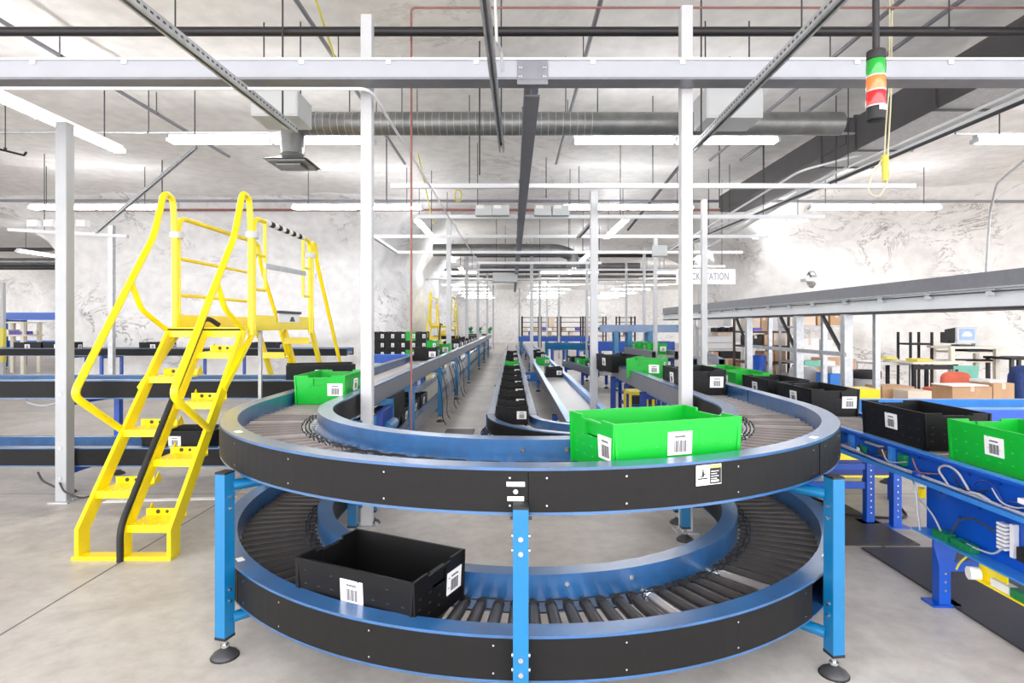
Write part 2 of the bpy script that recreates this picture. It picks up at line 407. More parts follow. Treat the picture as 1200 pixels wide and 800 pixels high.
def leg(parent, x, y, zt, rz=0.0, mi='leg', w=0.05, dp=0.06, foot=True, bolts=(), name='leg', fb=True):
    z0 = 0.085 if foot else 0.006
    b = MB()
    # open channel section
    c, s = math.cos(rz), math.sin(rz)
    def L(u, v): return (x + u * c - v * s, y + u * s + v * c)
    h = zt - z0; zc = (zt + z0) / 2
    def bx(u, v, du, dv, z=zc, hh=h, m=0):
        p = L(u, v); b.box((p[0], p[1], z), (du, dv, hh), rz, m)
    bx(0, -dp / 2 + 0.002, w, 0.005); bx(-w / 2 + 0.002, 0, 0.005, dp); bx(w / 2 - 0.002, 0, 0.005, dp); bx(0, dp / 2 - 0.002, w, 0.004)
    bx(0, 0, w + 0.003, dp + 0.003, z0 + 0.006, 0.012, 1); bx(0, 0, w + 0.002, dp + 0.002, zt + 0.003, 0.008, 1)
    o = b.build(name, [mi, 'rubber'], parent)
    bb = MB()
    for z in bolts:
        p = L(0, -dp / 2); q = L(0, -dp / 2 - 0.007)
        if fb: bb.cyl((p[0], p[1], z), (q[0], q[1], z), 0.009, n=10)
        p = L(-w / 2, 0); q = L(-w / 2 - 0.006, 0)
        bb.cyl((p[0], p[1], z), (q[0], q[1], z), 0.008, n=8)
        p = L(w / 2, 0); q = L(w / 2 + 0.006, 0)
        bb.cyl((p[0], p[1], z), (q[0], q[1], z), 0.008, n=8)
    if bolts: bb.build('bolts', 'chrome', o)['kind'] = 'stuff'
    if foot:
        f = MB(); f.cyl((x, y, 0.03), (x, y, z0 + 0.01), 0.011, n=10, mi=0)
        f.cyl((x, y, 0.045), (x, y, 0.056), 0.019, n=6, mi=0)
        f.lathe((x, y, 0), [(0, 0.042), (0.018, 0.04), (0.034, 0.026), (0.052, 0.016), (0.056, 0.004)], 24, 1)
        f.lathe((x, y, 0), [(0.056, 0.006), (0.06, 0.005), (0.06, 0.0), (0, 0.0)], 24, 2)
        f.build('levelling_foot', ['chrome', 'darksteel', 'rubber'], o)
    else:
        MB().box((x, y, 0.004), (w + 0.07, dp + 0.05, 0.008), rz).build('base_plate', mi, o)
    return o

# ---- the U-turn
RC = (0.092, 3.86); RI, RO = 1.30, 1.73
YE = 4.5
def uframes(n=72, a0=PI, a1=2 * PI, ext=True):
    fr = frames_arc(RC[0], RC[1], a0, a1, n)
    if ext: fr = [(RC[0], YE, -1, 0)] + fr + [(RC[0], YE, 1, 0)]
    return fr
D = PI / 180
U = thing('curved_roller_conveyor', 'two-tier U-shaped roller conveyor with blue rails and black guard panels in front', 'conveyor', (RC[0], RC[1], 0))
rol = roller_mesh(RO - RI - 0.02, 0.025, 0.031, 'roller', 'tapered_roller', hm='darksteel')
rol_u = roller_mesh(RO - RI - 0.02, 0.025, 0.031, 'greyroller', 'grey_roller')
rol_s = roller_mesh(RO - RI - 0.02, 0.025, 0.031, 'steelroller', 'steel_roller')
count = 0
for ti, zt in enumerate((0.97, 0.38)):
    nm = ('upper', 'lower')[ti]
    MB().sweep(uframes(), chan(RO, 1, zt), smooth=False).build('outer_rail', 'rail', U)
    MB().sweep(uframes(), chan(RI, -1, zt)).build('inner_rail', 'rail', U)
    MB().sweep(uframes(), guard(RI, -1, zt)).build('inner_guard_panel', 'panel', U)
    segs = ((180, 268.85), (268.95, 313.4), (313.8, 360)) if ti == 0 else ((180, 223), (223.3, 311), (315.5, 360))
    for k, (a0, a1) in enumerate(segs):
        fr = frames_arc(RC[0], RC[1], a0 * D, a1 * D, max(6, int((a1 - a0) / 2.2)))
        if k == 0: fr = [(RC[0], YE, -1, 0)] + fr
        if k == 2: fr = fr + [(RC[0], YE, 1, 0)]
        b = MB().sweep(fr, guard(RO, 1, zt), 0)
        for a in ([a0 + 2] + list(range(int(a0) + 12, int(a1) - 6, 15)) + [a1 - 2]):
            for dz in (0.035, TH - 0.035):
                n = Vector((math.cos(a * D), math.sin(a * D), 0)); p = Vector((RC[0], RC[1], zt - dz)) + n * (RO + FL)
                b.cyl(p, p + n * 0.004, 0.004, n=6, mi=1)
        b.build('guard_panel', ['panel', 'chrome'], U)
    N = 57
    for k in range(N):
        a = PI + PI * (k + 0.5) / N; fr = [(RC[0], RC[1], math.cos(a), math.sin(a))]
        deg = math.degrees(a)
        hidden = ti == 0 and 232 < deg < 312
        me = rol_s if ((ti == 1 and k in (35, 41)) or (ti == 0 and k in (3, 9, 51, 54))) else (rol if ti else rol_u)
        if hidden: continue
        place_rollers(U, fr, RI + 0.008, me, zt - 0.11)
        count += 1
    # hidden-by-the-rim rollers of the upper tier in one mesh
    if ti == 0:
        b = MB()
        for k in range(N):
            a = PI + PI * (k + 0.5) / N; deg = math.degrees(a)
            if 232 < deg < 312:
                n = Vector((math.cos(a), math.sin(a), 0)); c = Vector((RC[0], RC[1], zt - 0.11))
                b.cyl(c + n * (RI + 0.01), c + n * (RI + 0.09), 0.016, n=8, mi=1); b.cyl(c + n * (RI + 0.09), c + n * (RO - 0.02), 0.025, 0.031, n=10, mi=0)
        for sx in (-1, 1):
            for y in (3.92, 4.0, 4.08, 4.16, 4.24, 4.32, 4.40, 4.48):
                b.cyl((RC[0] + sx * (RI + 0.01), y, zt - 0.11), (RC[0] + sx * (RO - 0.02), y, zt - 0.11), 0.025, n=10, mi=2)
        b.build('rollers', ['roller', 'chrome', 'steelroller'], U)['kind'] = 'stuff'
    else:
        b = MB()
        for sx in (-1, 1):
            for y in (3.92, 4.0, 4.08, 4.16, 4.24, 4.32, 4.40, 4.48):
                b.cyl((RC[0] + sx * (RI + 0.01), y, zt - 0.11), (RC[0] + sx * (RO - 0.02), y, zt - 0.11), 0.025, n=10, mi=0)
        b.build('rollers', ['roller'], U)['kind'] = 'stuff'
    # round drive belts between neighbouring rollers
    b = MB()
    for k in range(N - 1):
        a = PI + PI * (k + 0.5) / N; a2 = a + PI / N; R0 = 0.024
        rr = RI + (0.053 if k % 2 else 0.073)
        for q in ((rr, ) if ti else (rr, rr + 0.02)):
            p = Vector((RC[0] + math.cos(a) * q, RC[1] + math.sin(a) * q, zt - 0.11)); p2 = Vector((RC[0] + math.cos(a2) * q, RC[1] + math.sin(a2) * q, zt - 0.11))
            t = (p2 - p).normalized(); up = Vector((0, 0, 1)); R = 0.0235; loop = []
            for j in range(5): th = PI / 2 + PI * j / 4; loop.append(p + (t * math.cos(th) + up * math.sin(th)) * R)
            for j in range(5): th = -PI / 2 + PI * j / 4; loop.append(p2 + (t * math.cos(th) + up * math.sin(th)) * R)
            b.tube(loop, 0.0034, n=5, closed=True)
    b.build('drive_belts', 'rubber', U)['kind'] = 'stuff'
# stickers and bolt heads
def on_panel(a, z, w, h, m, off=0.0025, r=RO + FL):
    n = Vector((math.cos(a * D), math.sin(a * D), 0)); c = Vector((RC[0], RC[1], z)) + n * (r + off)
    return c, n, a * D + PI / 2
c, n, rz = on_panel(-69.5, 0.918, 0, 0, 0, 0.004)
tx = Vector((math.cos(rz), math.sin(rz), 0)); zz = Vector((0, 0, 1))
b = MB(); b.box(c, (0.112, 0.003, 0.074), rz, 0)
cc = c + n * 0.0016
b.box(cc + tx * 0.029 - zz * 0.005, (0.05, 0.002, 0.058), rz, 1); b.box(cc + tx * 0.029 + zz * 0.030, (0.05, 0.002, 0.010), rz, 2)
for k in range(5): b.box(cc + n * 0.001 + tx * (0.026 - 0.004 * (k % 2)) + zz * (0.012 - 0.009 * k), (0.034 - 0.008 * (k % 2), 0.0015, 0.0025 if k < 4 else 0.007), rz, 0)
b.box(cc - tx * 0.028 - zz * 0.012, (0.044, 0.002, 0.005), rz, 1); b.box(cc - tx * 0.027 + zz * 0.004, (0.008, 0.002, 0.02), rz, 1); b.box(cc - tx * 0.027 + zz * 0.018, (0.006, 0.002, 0.006), rz, 1)
b.bar(cc - tx * 0.038 - zz * 0.006, cc - tx * 0.016 + zz * 0.006, 0.002, 0.004, 1)
b.build('warning_sticker', ['paper', 'ink', 'cableyellow'], U, label='white and black warning sticker with a small pictogram')
for z, w in ((0.913, 0.064), (0.862, 0.058)):
    c, n, rz = on_panel(-92.5, z, 0, 0, 0, 0.002)
    MB().box(c, (w, 0.002, 0.016), rz).build('paper_label', 'paper', U, label='small blank white strip label')
c, n, rz = on_panel(-92.5, 0.888, 0, 0, 0, 0)
MB().cyl(c, c + n * 0.008, 0.009, n=10).build('bolt', 'chrome', U)
for k, (a, zt) in enumerate(((220, 0.38), (322, 0.38), (219, 0.97), (315, 0.97))):
    p = Vector((RC[0] + math.cos(a * D) * (RO + 0.042), RC[1] + math.sin(a * D) * (RO + 0.042), zt + 0.001))
    MB().box(p, (0.045, 0.03, 0.002), a * D + PI / 2).build('rail_sticker', 'paper', U, label='small white sticker on the rail')
for a in (-92, -83.5, -70):
    for zt in (0.97, 0.38):
        n = Vector((math.cos(a * D), math.sin(a * D), 0)); p = Vector((RC[0], RC[1], zt - 0.045)) + n * RI
        MB().cyl(p, p + n * 0.008, 0.011, n=10).build('bolt', 'chrome', U)
# legs: three in front, a pair by each inner rail, cross tubes
for a, R, zt in ((-137.2, 1.862, 0.815), (-91.9, 1.848, 0.845), (-47.9, 1.885, 0.83)):
    x = RC[0] + math.cos(a * D) * R; y = RC[1] + math.sin(a * D) * R
    leg(U, x, y, zt, a * D + PI / 2 if abs(a + 91.9) < 1 else (a * D + PI / 2) * (0.35 if a < -100 else 0.2), 'leg', 0.052, 0.06, True, (0.745, 0.695, 0.335, 0.285) if abs(a + 91.9) < 1 else (0.71, 0.66, 0.30, 0.25), fb=abs(a + 91.9) < 1)
    n = Vector((math.cos(a * D), math.sin(a * D), 0)); c0 = Vector((RC[0], RC[1], 0))
    if abs(a + 91.9) > 1:
        for z in (0.755, 0.165):
            MB().cyl(c0 + n * (R - 0.03) + zz * z, c0 + n * (RI - 0.1) + zz * z, 0.024, n=14).build('cross_tube', 'leg', U)
        leg(U, RC[0] + n.x * (RI - 0.11), RC[1] + n.y * (RI - 0.11), 0.81, 0, 'leg', 0.05, 0.05) if False else None
    else:
        for s in (-1, 1):
            p = c0 + n * (R - 0.02) + zz * 0.80; t = Vector((-n.y, n.x, 0)) * s
            MB().cyl(p + t * 0.026, p + t * 0.038, 0.006, n=8).build('bolt', 'darksteel', U)
for x, y in ((-1.075, 4.02), (-1.02, 4.35), (1.165, 4.0), (1.215, 4.35)):
    leg(U, x - 0.02 if x < 0 else x + 0.02, y, 0.80, 0, 'leg', 0.06, 0.05, True)
for sx, xi in ((-1, -1.09), (1, 1.19)):
    xo = RC[0] + sx * 1.90
    leg(U, xo, 4.25, 0.80, 0, 'leg', 0.05, 0.06, True, (0.7, 0.5))
    for z in (0.755, 0.165): MB().cyl((xo, 4.25, z), (xi, 4.25, z), 0.024, n=12).build('cross_tube', 'leg', U)
MB().bar((-1.08, 4.02, 0.3), (-1.08, 4.33, 0.62), 0.02, 0.03).build('brace', 'leg', U)
MB().bar((1.2, 4.02, 0.62), (1.2, 4.33, 0.3), 0.02, 0.03).build('brace', 'leg', U)
# clamp at the right leg
p = Vector((1.27, 2.62, 0.8)); b = MB().box(p, (0.05, 0.03, 0.022), 0.5).cyl(p + Vector((-0.03, 0, -0.01)), p + Vector((0.05, 0.01, 0.01)), 0.008, n=8)
b.build('clamp', 'chrome', U)

# ---- straight conveyors
def straight(label, x0, y0, x1, y1, w, tiers, legs_at=(), rail='rail', gl='panel', gr='panel', bed='roller', pitch=0.1, legm='leg', name='straight_conveyor', group=None, h=TH, fl=FL, side=0, foot=True, leg_w=0.05, th=None):
    t = thing(name, label, 'conveyor', (x0, y0, 0), group)
    fr = frames_line(x0, y0, x1, y1); L = math.hypot(x1 - x0, y1 - y0); tv = Vector((x1 - x0, y1 - y0, 0)) / L; nv = Vector((tv.y, -tv.x, 0))
    nroll = 0
    for i, zt in enumerate(tiers):
        MB().sweep(fr, chan(w / 2, 1, zt, h, fl)).build('side_rail', rail, t); MB().sweep(fr, chan(-w / 2, -1, zt, h, fl)).build('side_rail', rail, t)
        if gr: MB().sweep(fr, guard(w / 2, 1, zt, h, fl)).build('guard_panel', gr, t)
        if gl: MB().sweep(fr, guard(-w / 2, -1, zt, h, fl)).build('guard_panel', gl, t)
        if bed in ('roller', 'steelroller'):
            me = MB().cyl((0.01, 0, 0), (w - 0.02, 0, 0), 0.006, n=6, mi=1).cyl((0.02, 0, 0), (w - 0.03, 0, 0), 0.025, n=10, mi=0).mesh('bed_roller', [bed, 'chrome'])
            n = int(L / pitch)
            place_rollers(t, [(x0 + tv.x * (k + 0.5) * L / n, y0 + tv.y * (k + 0.5) * L / n, nv.x, nv.y) for k in range(n)], -w / 2 + 0.005, me, zt - 0.11)
        else:
            MB().sweep(fr, [(-w / 2 + 0.012, zt - 0.085), (w / 2 - 0.012, zt - 0.085), (w / 2 - 0.012, zt - 0.125), (-w / 2 + 0.012, zt - 0.125)]).build('belt', bed, t)
    zt = max(tiers) - h + 0.01
    for s in legs_at:
        for sd in ((-1, 1) if side == 0 else (side,)):
            p = Vector((x0, y0, 0)) + tv * s + nv * sd * (w / 2 + fl + leg_w / 2 + 0.004)
            leg(t, p.x, p.y, zt, math.atan2(tv.y, tv.x), legm, leg_w, 0.06 if leg_w < 0.06 else leg_w, foot)
        for z0 in tiers:
            a = Vector((x0, y0, z0 - h - 0.03)) + tv * s
            MB().bar(a - nv * (w / 2 + fl + 0.02), a + nv * (w / 2 + fl + 0.02), 0.04, 0.05).build('cross_member', legm, t)
    return t
XL, XR = RC[0] - (RI + RO) / 2, RC[0] + (RI + RO) / 2
W = RO - RI
straight('left two-tier conveyor leg behind the U-turn, near section with bright rollers', XL, YE + 0.02, XL, 9.0, W, (0.97, 0.38), (0.75, 1.9, 4.4), gr='greyguard', gl='panel', bed='steelroller', pitch=0.1)
straight('left conveyor line along the aisle, middle section with grey guards', XL, 9.02, XL, 17.0, W, (0.97, 0.38), (2.6, 5.8), gr='greyguard', gl='greyguard', bed='bed')
straight('left conveyor line along the aisle, distant section', XL, 17.02, XL, 32.0, W, (0.97, 0.38), (2.5, 6, 10), gr='greyguard', gl='greyguard', bed='bed')
straight('right conveyor leg behind the U-turn with grey aisle-side guard', XR, YE + 0.02, XR, 7.7, W, (0.97,), (1.2, 2.9), gl='greyguard', gr='panel', bed='steelroller', pitch=0.1, legm='navy')
straight('two-tier conveyor crossing on the left behind the yellow steps', -9.5, 5.47, -1.80, 5.47, W, (0.985, 0.385), (0.8, 3.18, 5.6), bed='steelroller', pitch=0.155, legm='deep')
straight('far conveyor along the foot of the left rock pillar', -16, 13.0, -3.6, 13.0, W, (0.97,), (0.8, 3.2, 6.3, 7.1, 9.0, 9.9), bed='bed', legm='deep', foot=True)
straight('low narrow aisle conveyor carrying the row of black totes', 0.0, 32.0, 0.0, 7.05, W, (0.40,), (2, 8, 14, 20, 24), gl='greyguard', gr='greyguard', bed='bed', legm='leg')
straight('low conveyor right of the black tote row with a pale bed', 0.92, 34.0, 0.92, 6.5, 0.46, (0.40,), (3, 9, 15, 21, 26), gl='deep', gr='greyguard', bed='bed', legm='deep', rail='deeplit')
# low curve joining the aisle conveyor, turning right
LCt = thing('curved_roller_conveyor', 'low quarter-turn roller conveyor inside the U in front of the black totes', 'conveyor', (1.05, 7.03, 0))
fr = frames_arc(1.05, 7.03, PI, 1.5 * PI, 24) + [(1.98, 7.03, 0, -1)]
for r, s in ((1.265, 1), (0.835, -1)):
    MB().sweep(fr, chan(r, s, 0.40)).build('outer_rail' if s > 0 else 'inner_rail', 'rail', LCt); MB().sweep(fr, guard(r, s, 0.40)).build('guard_panel', 'panel', LCt)
place_rollers(LCt, frames_arc(1.05, 7.03, PI + 0.03, 1.5 * PI, 34), 0.843, roller_mesh(0.41, 0.021, 0.026, 'steelroller', 'short_roller'), 0.29)
b = MB()
for k in range(10): b.cyl((1.12 + 0.09 * k, 7.03 - 0.845, 0.29), (1.12 + 0.09 * k, 7.03 - 1.255, 0.29), 0.025, n=10)
b.build('rollers', 'steelroller', LCt)['kind'] = 'stuff'
for a, r in ((185, 1.38), (225, 1.38), (268, 1.38), (225, 0.71)):
    leg(LCt, 1.05 + math.cos(a * D) * r, 7.03 + math.sin(a * D) * r, 0.24, 0, 'deep', 0.05, 0.05)
b = MB()
for k in range(5):
    p = Vector((-0.30 + 0.02 * k, 6.75 - 0.1 * k, 0.3)); b.tube([p, p + Vector((-0.06, 0, -0.06)), p + Vector((-0.03, -0.05, -0.16)), p + Vector((0.02, -0.08, -0.2))], 0.008, 6, 0, 0.03)
b.build('cables', 'rubber', LCt)['kind'] = 'stuff'

# crossing conveyors in the middle distance on the right
straight('raised pale blue conveyor bridge on blue legs in the right middle distance', X(703, 13.5), 13.5, X(802, 13.3), 13.3, 0.5, (1.48,), (0.35, 0.65, 1.1), rail='rail', gl='rail', gr='rail', bed='bed', legm='leg', name='raised_conveyor', leg_w=0.09)
straight('grey guarded conveyor slanting under the raised blue bridge', 2.74, 12.95, 2.86, 10.9, 0.36, (0.99,), (0.5, 1.6), gl='greyguard', gr='greyguard', bed='bed', legm='navy', rail='greyguard')
straight('grey crossing conveyor with a row of small totes behind the right leg', 1.62, 16.0, 2.05, 12.6, 0.35, (0.52,), (0.6, 2.4), gl='greyguard', gr='greyguard', bed='bed', legm='navy')
straight('distant blue crossing conveyor beneath the dark racks', 0.3, 27.0, 3.7, 27.0, 0.6, (0.95,), (0.1, 1.3, 2.2, 3.1), rail='rail', gl='deep', gr='deep', bed='bed', legm='leg', h=0.22, leg_w=0.1)
straight('light rail conveyor rising behind the black totes on the right', 3.3, 10.6, 2.85, 8.5, 0.30, (0.99,), (0.3, 1.6), gl='panel', gr='panel', bed='steelroller', pitch=0.12, legm='navy')
straight('blue crossing conveyor behind the stacked totes at the left pillar corner', X(436, 11.2), 11.2, X(500, 11.2), 11.2, 0.5, (0.93,), (0.3, 0.9), rail='deeplit', gl='deep', gr='deep', bed='bed', legm='deep')
straight('deep blue crossing conveyor between the right posts in the distance', 2.5, 19.0, 5.2, 19.0, 0.5, (0.95,), (0.3, 1.1, 2.0), rail='rail', gl='deep', gr='deep', bed='bed', legm='deep', h=0.3, leg_w=0.09)
straight('short blue conveyor spur beside the low pale conveyor in the distance', 1.5, 23.0, 3.2, 21.5, 0.5, (0.8,), (0.4, 1.6), rail='rail', gl='leg', gr='leg', bed='bed', legm='deep', h=0.25, leg_w=0.09)
straight('far thin dark conveyor beyond the left pillar corner', -9.0, 29.0, -2.6, 29.0, 0.5, (0.95,), (4.6, 5.9), bed='bed', legm='navy')

# ------------------------------------------------------------------ totes
TL, TW, THt = 0.59, 0.38, 0.212
def tote_mesh(name, m):
    b = MB(); t = 0.011; tp = 0.012
    def wall(p0, p1, hs, out, nm):
        # p0->p1 bottom outer edge; hs: list of (s, z) of the top edge; out: outward normal
        p0 = Vector(p0); p1 = Vector(p1); d = p1 - p0; n = Vector(out)
        for (s0, z0), (s1, z1) in zip(hs[:-1], hs[1:]):
            if s1 - s0 < 1e-6: continue
            a0 = p0 + d * s0; a1 = p0 + d * s1
            def up(p, z): return p + n * tp * z / THt + Vector((0, 0, z))
            vs = [a0, a1, up(a1, z1), up(a0, z0)]; iv = [v - n * t for v in vs]
            b.add(vs + iv, [(0, 1, 2, 3), (7, 6, 5, 4), (3, 2, 6, 7), (0, 3, 7, 4), (1, 5, 6, 2), (0, 4, 5, 1)])
    l, w = TL / 2 - tp, TW / 2 - tp
    full = [(-0.03, THt), (1.03, THt)]
    wall((-l, -w, 0), (l, -w, 0), full, (0, -1, 0), 'f'); wall((l, w, 0), (-l, w, 0), full, (0, 1, 0), 'b')
    for sx in (-1, 1):
        def seg(s0, s1, z0, z1, ins):
            y0, y1 = -w + 2 * w * s0, -w + 2 * w * s1
            def X_(z): return sx * (l + tp * z / THt - ins)
            vs = [(X_(z0), y0, z0), (X_(z0), y1, z0), (X_(z1), y1, z1), (X_(z1), y0, z1)]
            iv = [(x - sx * t, y, z) for x, y, z in vs]
            b.add(vs + iv, [(0, 1, 2, 3), (7, 6, 5, 4), (3, 2, 6, 7), (0, 3, 7, 4), (1, 5, 6, 2), (0, 4, 5, 1)])
        seg(-0.03, 0.26, 0, THt, 0); seg(0.74, 1.03, 0, THt, 0); seg(0.26, 0.74, 0, THt - 0.075, 0)
        seg(0.26, 0.36, THt - 0.075, THt - 0.014, 0); seg(0.64, 0.74, THt - 0.075, THt - 0.014, 0)
        seg(0.36, 0.64, THt - 0.078, THt - 0.014, 0.012); seg(0.36, 0.64, THt - 0.026, THt - 0.014, 0.002)
        b.box((sx * (l - 0.004), 0, THt - 0.078), (0.024, 2 * w * 0.28, 0.006))
    b.box((0, 0, 0.006), (2 * l, 2 * w, 0.012))
    # moulded dimples
    for sy in (-1, 1):
        for k in range(8):
            for z in (0.05, 0.11, 0.165):
                x = -l + 0.04 + k * (2 * l - 0.08) / 7
                if k % 2 and z > 0.12: continue
                yy = sy * (w + tp * z / THt + 0.001)
                b.add([(x - 0.011, yy, z), (x + 0.011, yy, z), (x, yy, z + 0.006), (x, yy + sy * 0.004, z)], [(0, 1, 3), (0, 3, 2), (3, 1, 2), (0, 2, 1)], 1)
    for sx in (-1, 1):
        for k in range(5):
            for z in (0.05, 0.09, 0.13):
                y = -w + 0.04 + k * (2 * w - 0.08) / 4; xx = sx * (l + tp * z / THt + 0.001)
                b.add([(xx, y - 0.011, z), (xx, y + 0.011, z), (xx, y, z + 0.006), (xx + sx * 0.004, y, z)], [(0, 1, 3), (0, 3, 2), (3, 1, 2), (0, 2, 1)], 1)
    return b.mesh(name, [m, m])
LB = None
def label_mesh():
    b = MB(); b.box((0, 0, 0), (0.112, 0.0025, 0.092))
    for k in range(9): b.box((-0.026 + 0.0065 * k, -0.0016, -0.012), (0.003 + 0.0015 * (k % 3), 0.001, 0.046), 0, 1)
    b.box((0, -0.0016, 0.026), (0.05, 0.001, 0.008), 0, 1)
    return b.mesh('barcode_label', ['paper', 'greyprint'])
lab = label_mesh()
PROTO = {}
def make_tote(kind):
    t = bpy.data.objects.new('tote', None); COL.objects.link(t); t.empty_display_size = 0.1
    tub = bpy.data.objects.new('tub', tote_mesh('tote_tub', kind)); COL.objects.link(tub); tub.parent = t
    l, w = TL / 2, TW / 2; tl = math.atan2(0.012, THt)
    for loc, rz in (((0.0, -w + 0.0035, 0.122), 0), ((0.0, w - 0.0035, 0.122), PI), ((-l + 0.0045, -w + 0.078, 0.108), -PI / 2), ((l - 0.0045, w - 0.078, 0.108), PI / 2)):
        o = bpy.data.objects.new('barcode_label', lab); COL.objects.link(o); o.parent = t; o.location = loc; o.rotation_euler = (-0.0 + tl * 0.9, 0, rz)
    return reg(t)
USED = set()
def tote(kind, x, y, z, rz, label, group=None, sc=1.0):
    if kind not in PROTO: PROTO[kind] = make_tote(kind)
    if kind in USED: o = copy_tree(PROTO[kind])
    else: o = PROTO[kind]; USED.add(kind)
    o.location = (x, y, z); o.rotation_euler = (0, 0, rz); o.scale = (sc, sc, sc)
    tag(o, label, 'tote')
    if 'group' in o: del o['group']
    if group: o['group'] = group
    return o
ZU, ZL = 0.97 - 0.085, 0.38 - 0.085
tote('green', 0.597, 2.475, ZU, 20 * D, 'green plastic tote at the front of the upper U-turn tier')
tote('black', -0.553, 2.476, ZL, -25.6 * D, 'black plastic tote on the lower tier of the U-turn')
tote('green', XL, 4.62, ZU, 90 * D, 'green tote on the left leg of the U-turn')
tote('black', XR, 5.2, ZU, 90 * D, 'black tote on the right conveyor leg behind the white post')
tote('green', XR - 0.05, 6.7, ZU, 68 * D, 'green tote on the right leg behind the black tote')
tote('black', XR - 0.25, 7.5, ZU, 100 * D, 'dark tote on the right leg behind the green tote')
tote('black', -1.79, 5.47, 0.985 - 0.085, 20 * D, 'turned black tote at the end of the upper crossing conveyor behind the green tote')
tote('black', -3.05, 5.47, 0.385 - 0.085, 0, 'black tote on the lower crossing conveyor seen behind the yellow steps')
for k, d in enumerate((9.9,)): tote('black', XL, d, ZU, 90 * D, 'black tote riding the upper left line before the far green tote')
tote('green', XL, 11.8, ZU, 90 * D, 'green tote far along the upper left line beside the distant yellow steps')
for k in range(5):
    tote('black', XL + 0.0, 5.5 + 0.68 * k, ZL, 90 * D, 'black tote on the lower left line, %s from the front' % ORD[k], 'black totes under the left conveyor')
for k in range(6):
    tote('black', XL, 14.0 + 1.3 * k, ZU, 90 * D, 'small distant dark tote on the upper left line, %s beyond the green tote' % ORD[k], 'distant totes on the left line')
ds = (6.8, 7.95, 9.2, 10.5, 11.7, 13.3)
for k, d in enumerate(ds):
    tote('black', 0.0, d + 0.3, 0.315, 90 * D, 'black tote in the narrow aisle row, %s from the front' % ORD[k], 'black totes on the aisle conveyor')
tote('green', 0.0, 15.2, 0.315, 90 * D, 'green tote behind the black totes in the narrow aisle row')
for k, d in enumerate((18.5, 21.5)): tote('black', 0.0, d, 0.315, 90 * D, 'tiny black tote far down the aisle row, %s beyond the green tote' % ORD[k])
tote('bluetote', 0.42, 15.5, 0.0, 0, 'blue tote on the floor between the two low conveyors')
tote('black', 0.93, 13.2, 0.315, 90 * D, 'black tote on the low pale-bedded conveyor')
tote('green', 0.9, 17.2, 0.315, 90 * D, 'green tote on the low pale-bedded conveyor behind the black one')
tote('black', 0.95, 20.5, 0.315, 90 * D, 'far black tote on the low pale-bedded conveyor, nearer of two')
tote('black', 0.9, 22.6, 0.315, 90 * D, 'far black tote on the low pale-bedded conveyor, further of two')
# far wall conveyor totes
for k, (px, w) in enumerate(((40, 'left of the grey post'), (74, 'behind the grey post'), (185, 'behind the ladder stringers'), (312, 'right of the yellow platform leg'))):
    tote('black', X(px, 13.0), 13.0, 0.885, 0, 'small black tote on the far pillar conveyor, %s' % w)
# small totes on the grey crossing conveyor
a = Vector((1.62, 16.0, 0)); e = Vector((2.05, 12.6, 0))
for k in range(3):
    p = a.lerp(e, 0.15 + 0.3 * k); tote('green' if k == 1 else 'black', p.x, p.y, 0.435, 98 * D, ('dark tote at the far end of the grey crossing conveyor', 'pale green tote midway along the grey crossing conveyor', 'dark tote at the near end of the grey crossing conveyor')[k])
tote('green', 2.77, 12.4, 0.905, 88 * D, 'green tote under the raised blue bridge, farther one')
tote('green', 2.82, 11.6, 0.905, 88 * D, 'green tote under the raised blue bridge, nearer one')
# stack at the pillar corner
gk = {(0, 3): 'green', (2, 3): 'green', (1, 5): 'green'}
rn = ('bottom', 'middle', 'top')
for r in range(3):
    for c in range(6):
        if r == 2 and c == 5: continue
        kind = gk.get((r, c), 'black')
        tote(kind, X(438, 11.2) + 0.16 + 0.195 * c, 11.2, 0.845 + 0.168 * r, 90 * D, '%s tote in the %s row of the stack by the pillar corner, %s column' % (kind, rn[r], ORD[c]), 'stacked totes by the pillar corner', 0.49 if False else 0.5).scale = (0.8, 0.5, 0.79)

# ------------------------------------------------------------------ deep blue powered conveyor on the right
BX, BW, BT = 2.26, 0.46, 0.78
Bc = thing('powered_conveyor', 'deep blue powered conveyor with exposed wiring carrying totes on the right', 'conveyor', (BX + BW / 2, 4.5, 0))
y0, y1 = 1.75, 8.2
fr = frames_line(BX + BW / 2, y0, BX + BW / 2, y1)
h = 0.155
for s, r in ((-1, -BW / 2), (1, BW / 2)):
    MB().sweep(fr, [(r - s * 0.004, BT), (r + s * 0.03, BT), (r + s * 0.036, BT - 0.006), (r + s * 0.036, BT - 0.022), (r + s * 0.028, BT - 0.022), (r + s * 0.028, BT - 0.012), (r + s * 0.002, BT - 0.012), (r + s * 0.002, BT - h), (r - s * 0.004, BT - h)]).build('side_rail', 'deep' if s > 0 else ['deep'], Bc)
    MB().sweep(fr, [(r + s * 0.001, BT + 0.002), (r + s * 0.034, BT + 0.002), (r + s * 0.034, BT - 0.004), (r + s * 0.001, BT - 0.004)]).build('lit_rail_top', 'deeplit', Bc)  # thin strip added to carry the lit tone of the rail top
    MB().sweep(fr, [(r, BT - h + 0.012), (r + s * 0.07, BT - h + 0.012), (r + s * 0.075, BT - h + 0.022), (r + s * 0.082, BT - h + 0.022), (r + s * 0.082, BT - h), (r, BT - h)]).build('wire_tray', 'deeplit', Bc)
me = MB().cyl((0.0, 0, 0), (BW - 0.01, 0, 0), 0.025, n=10).mesh('bed_roller', ['steelroller'])
place_rollers(Bc, [(BX + BW / 2, y0 + 0.08 + 0.08 * k, 1, 0) for k in range(80)], -BW / 2 + 0.005, me, BT - 0.045)
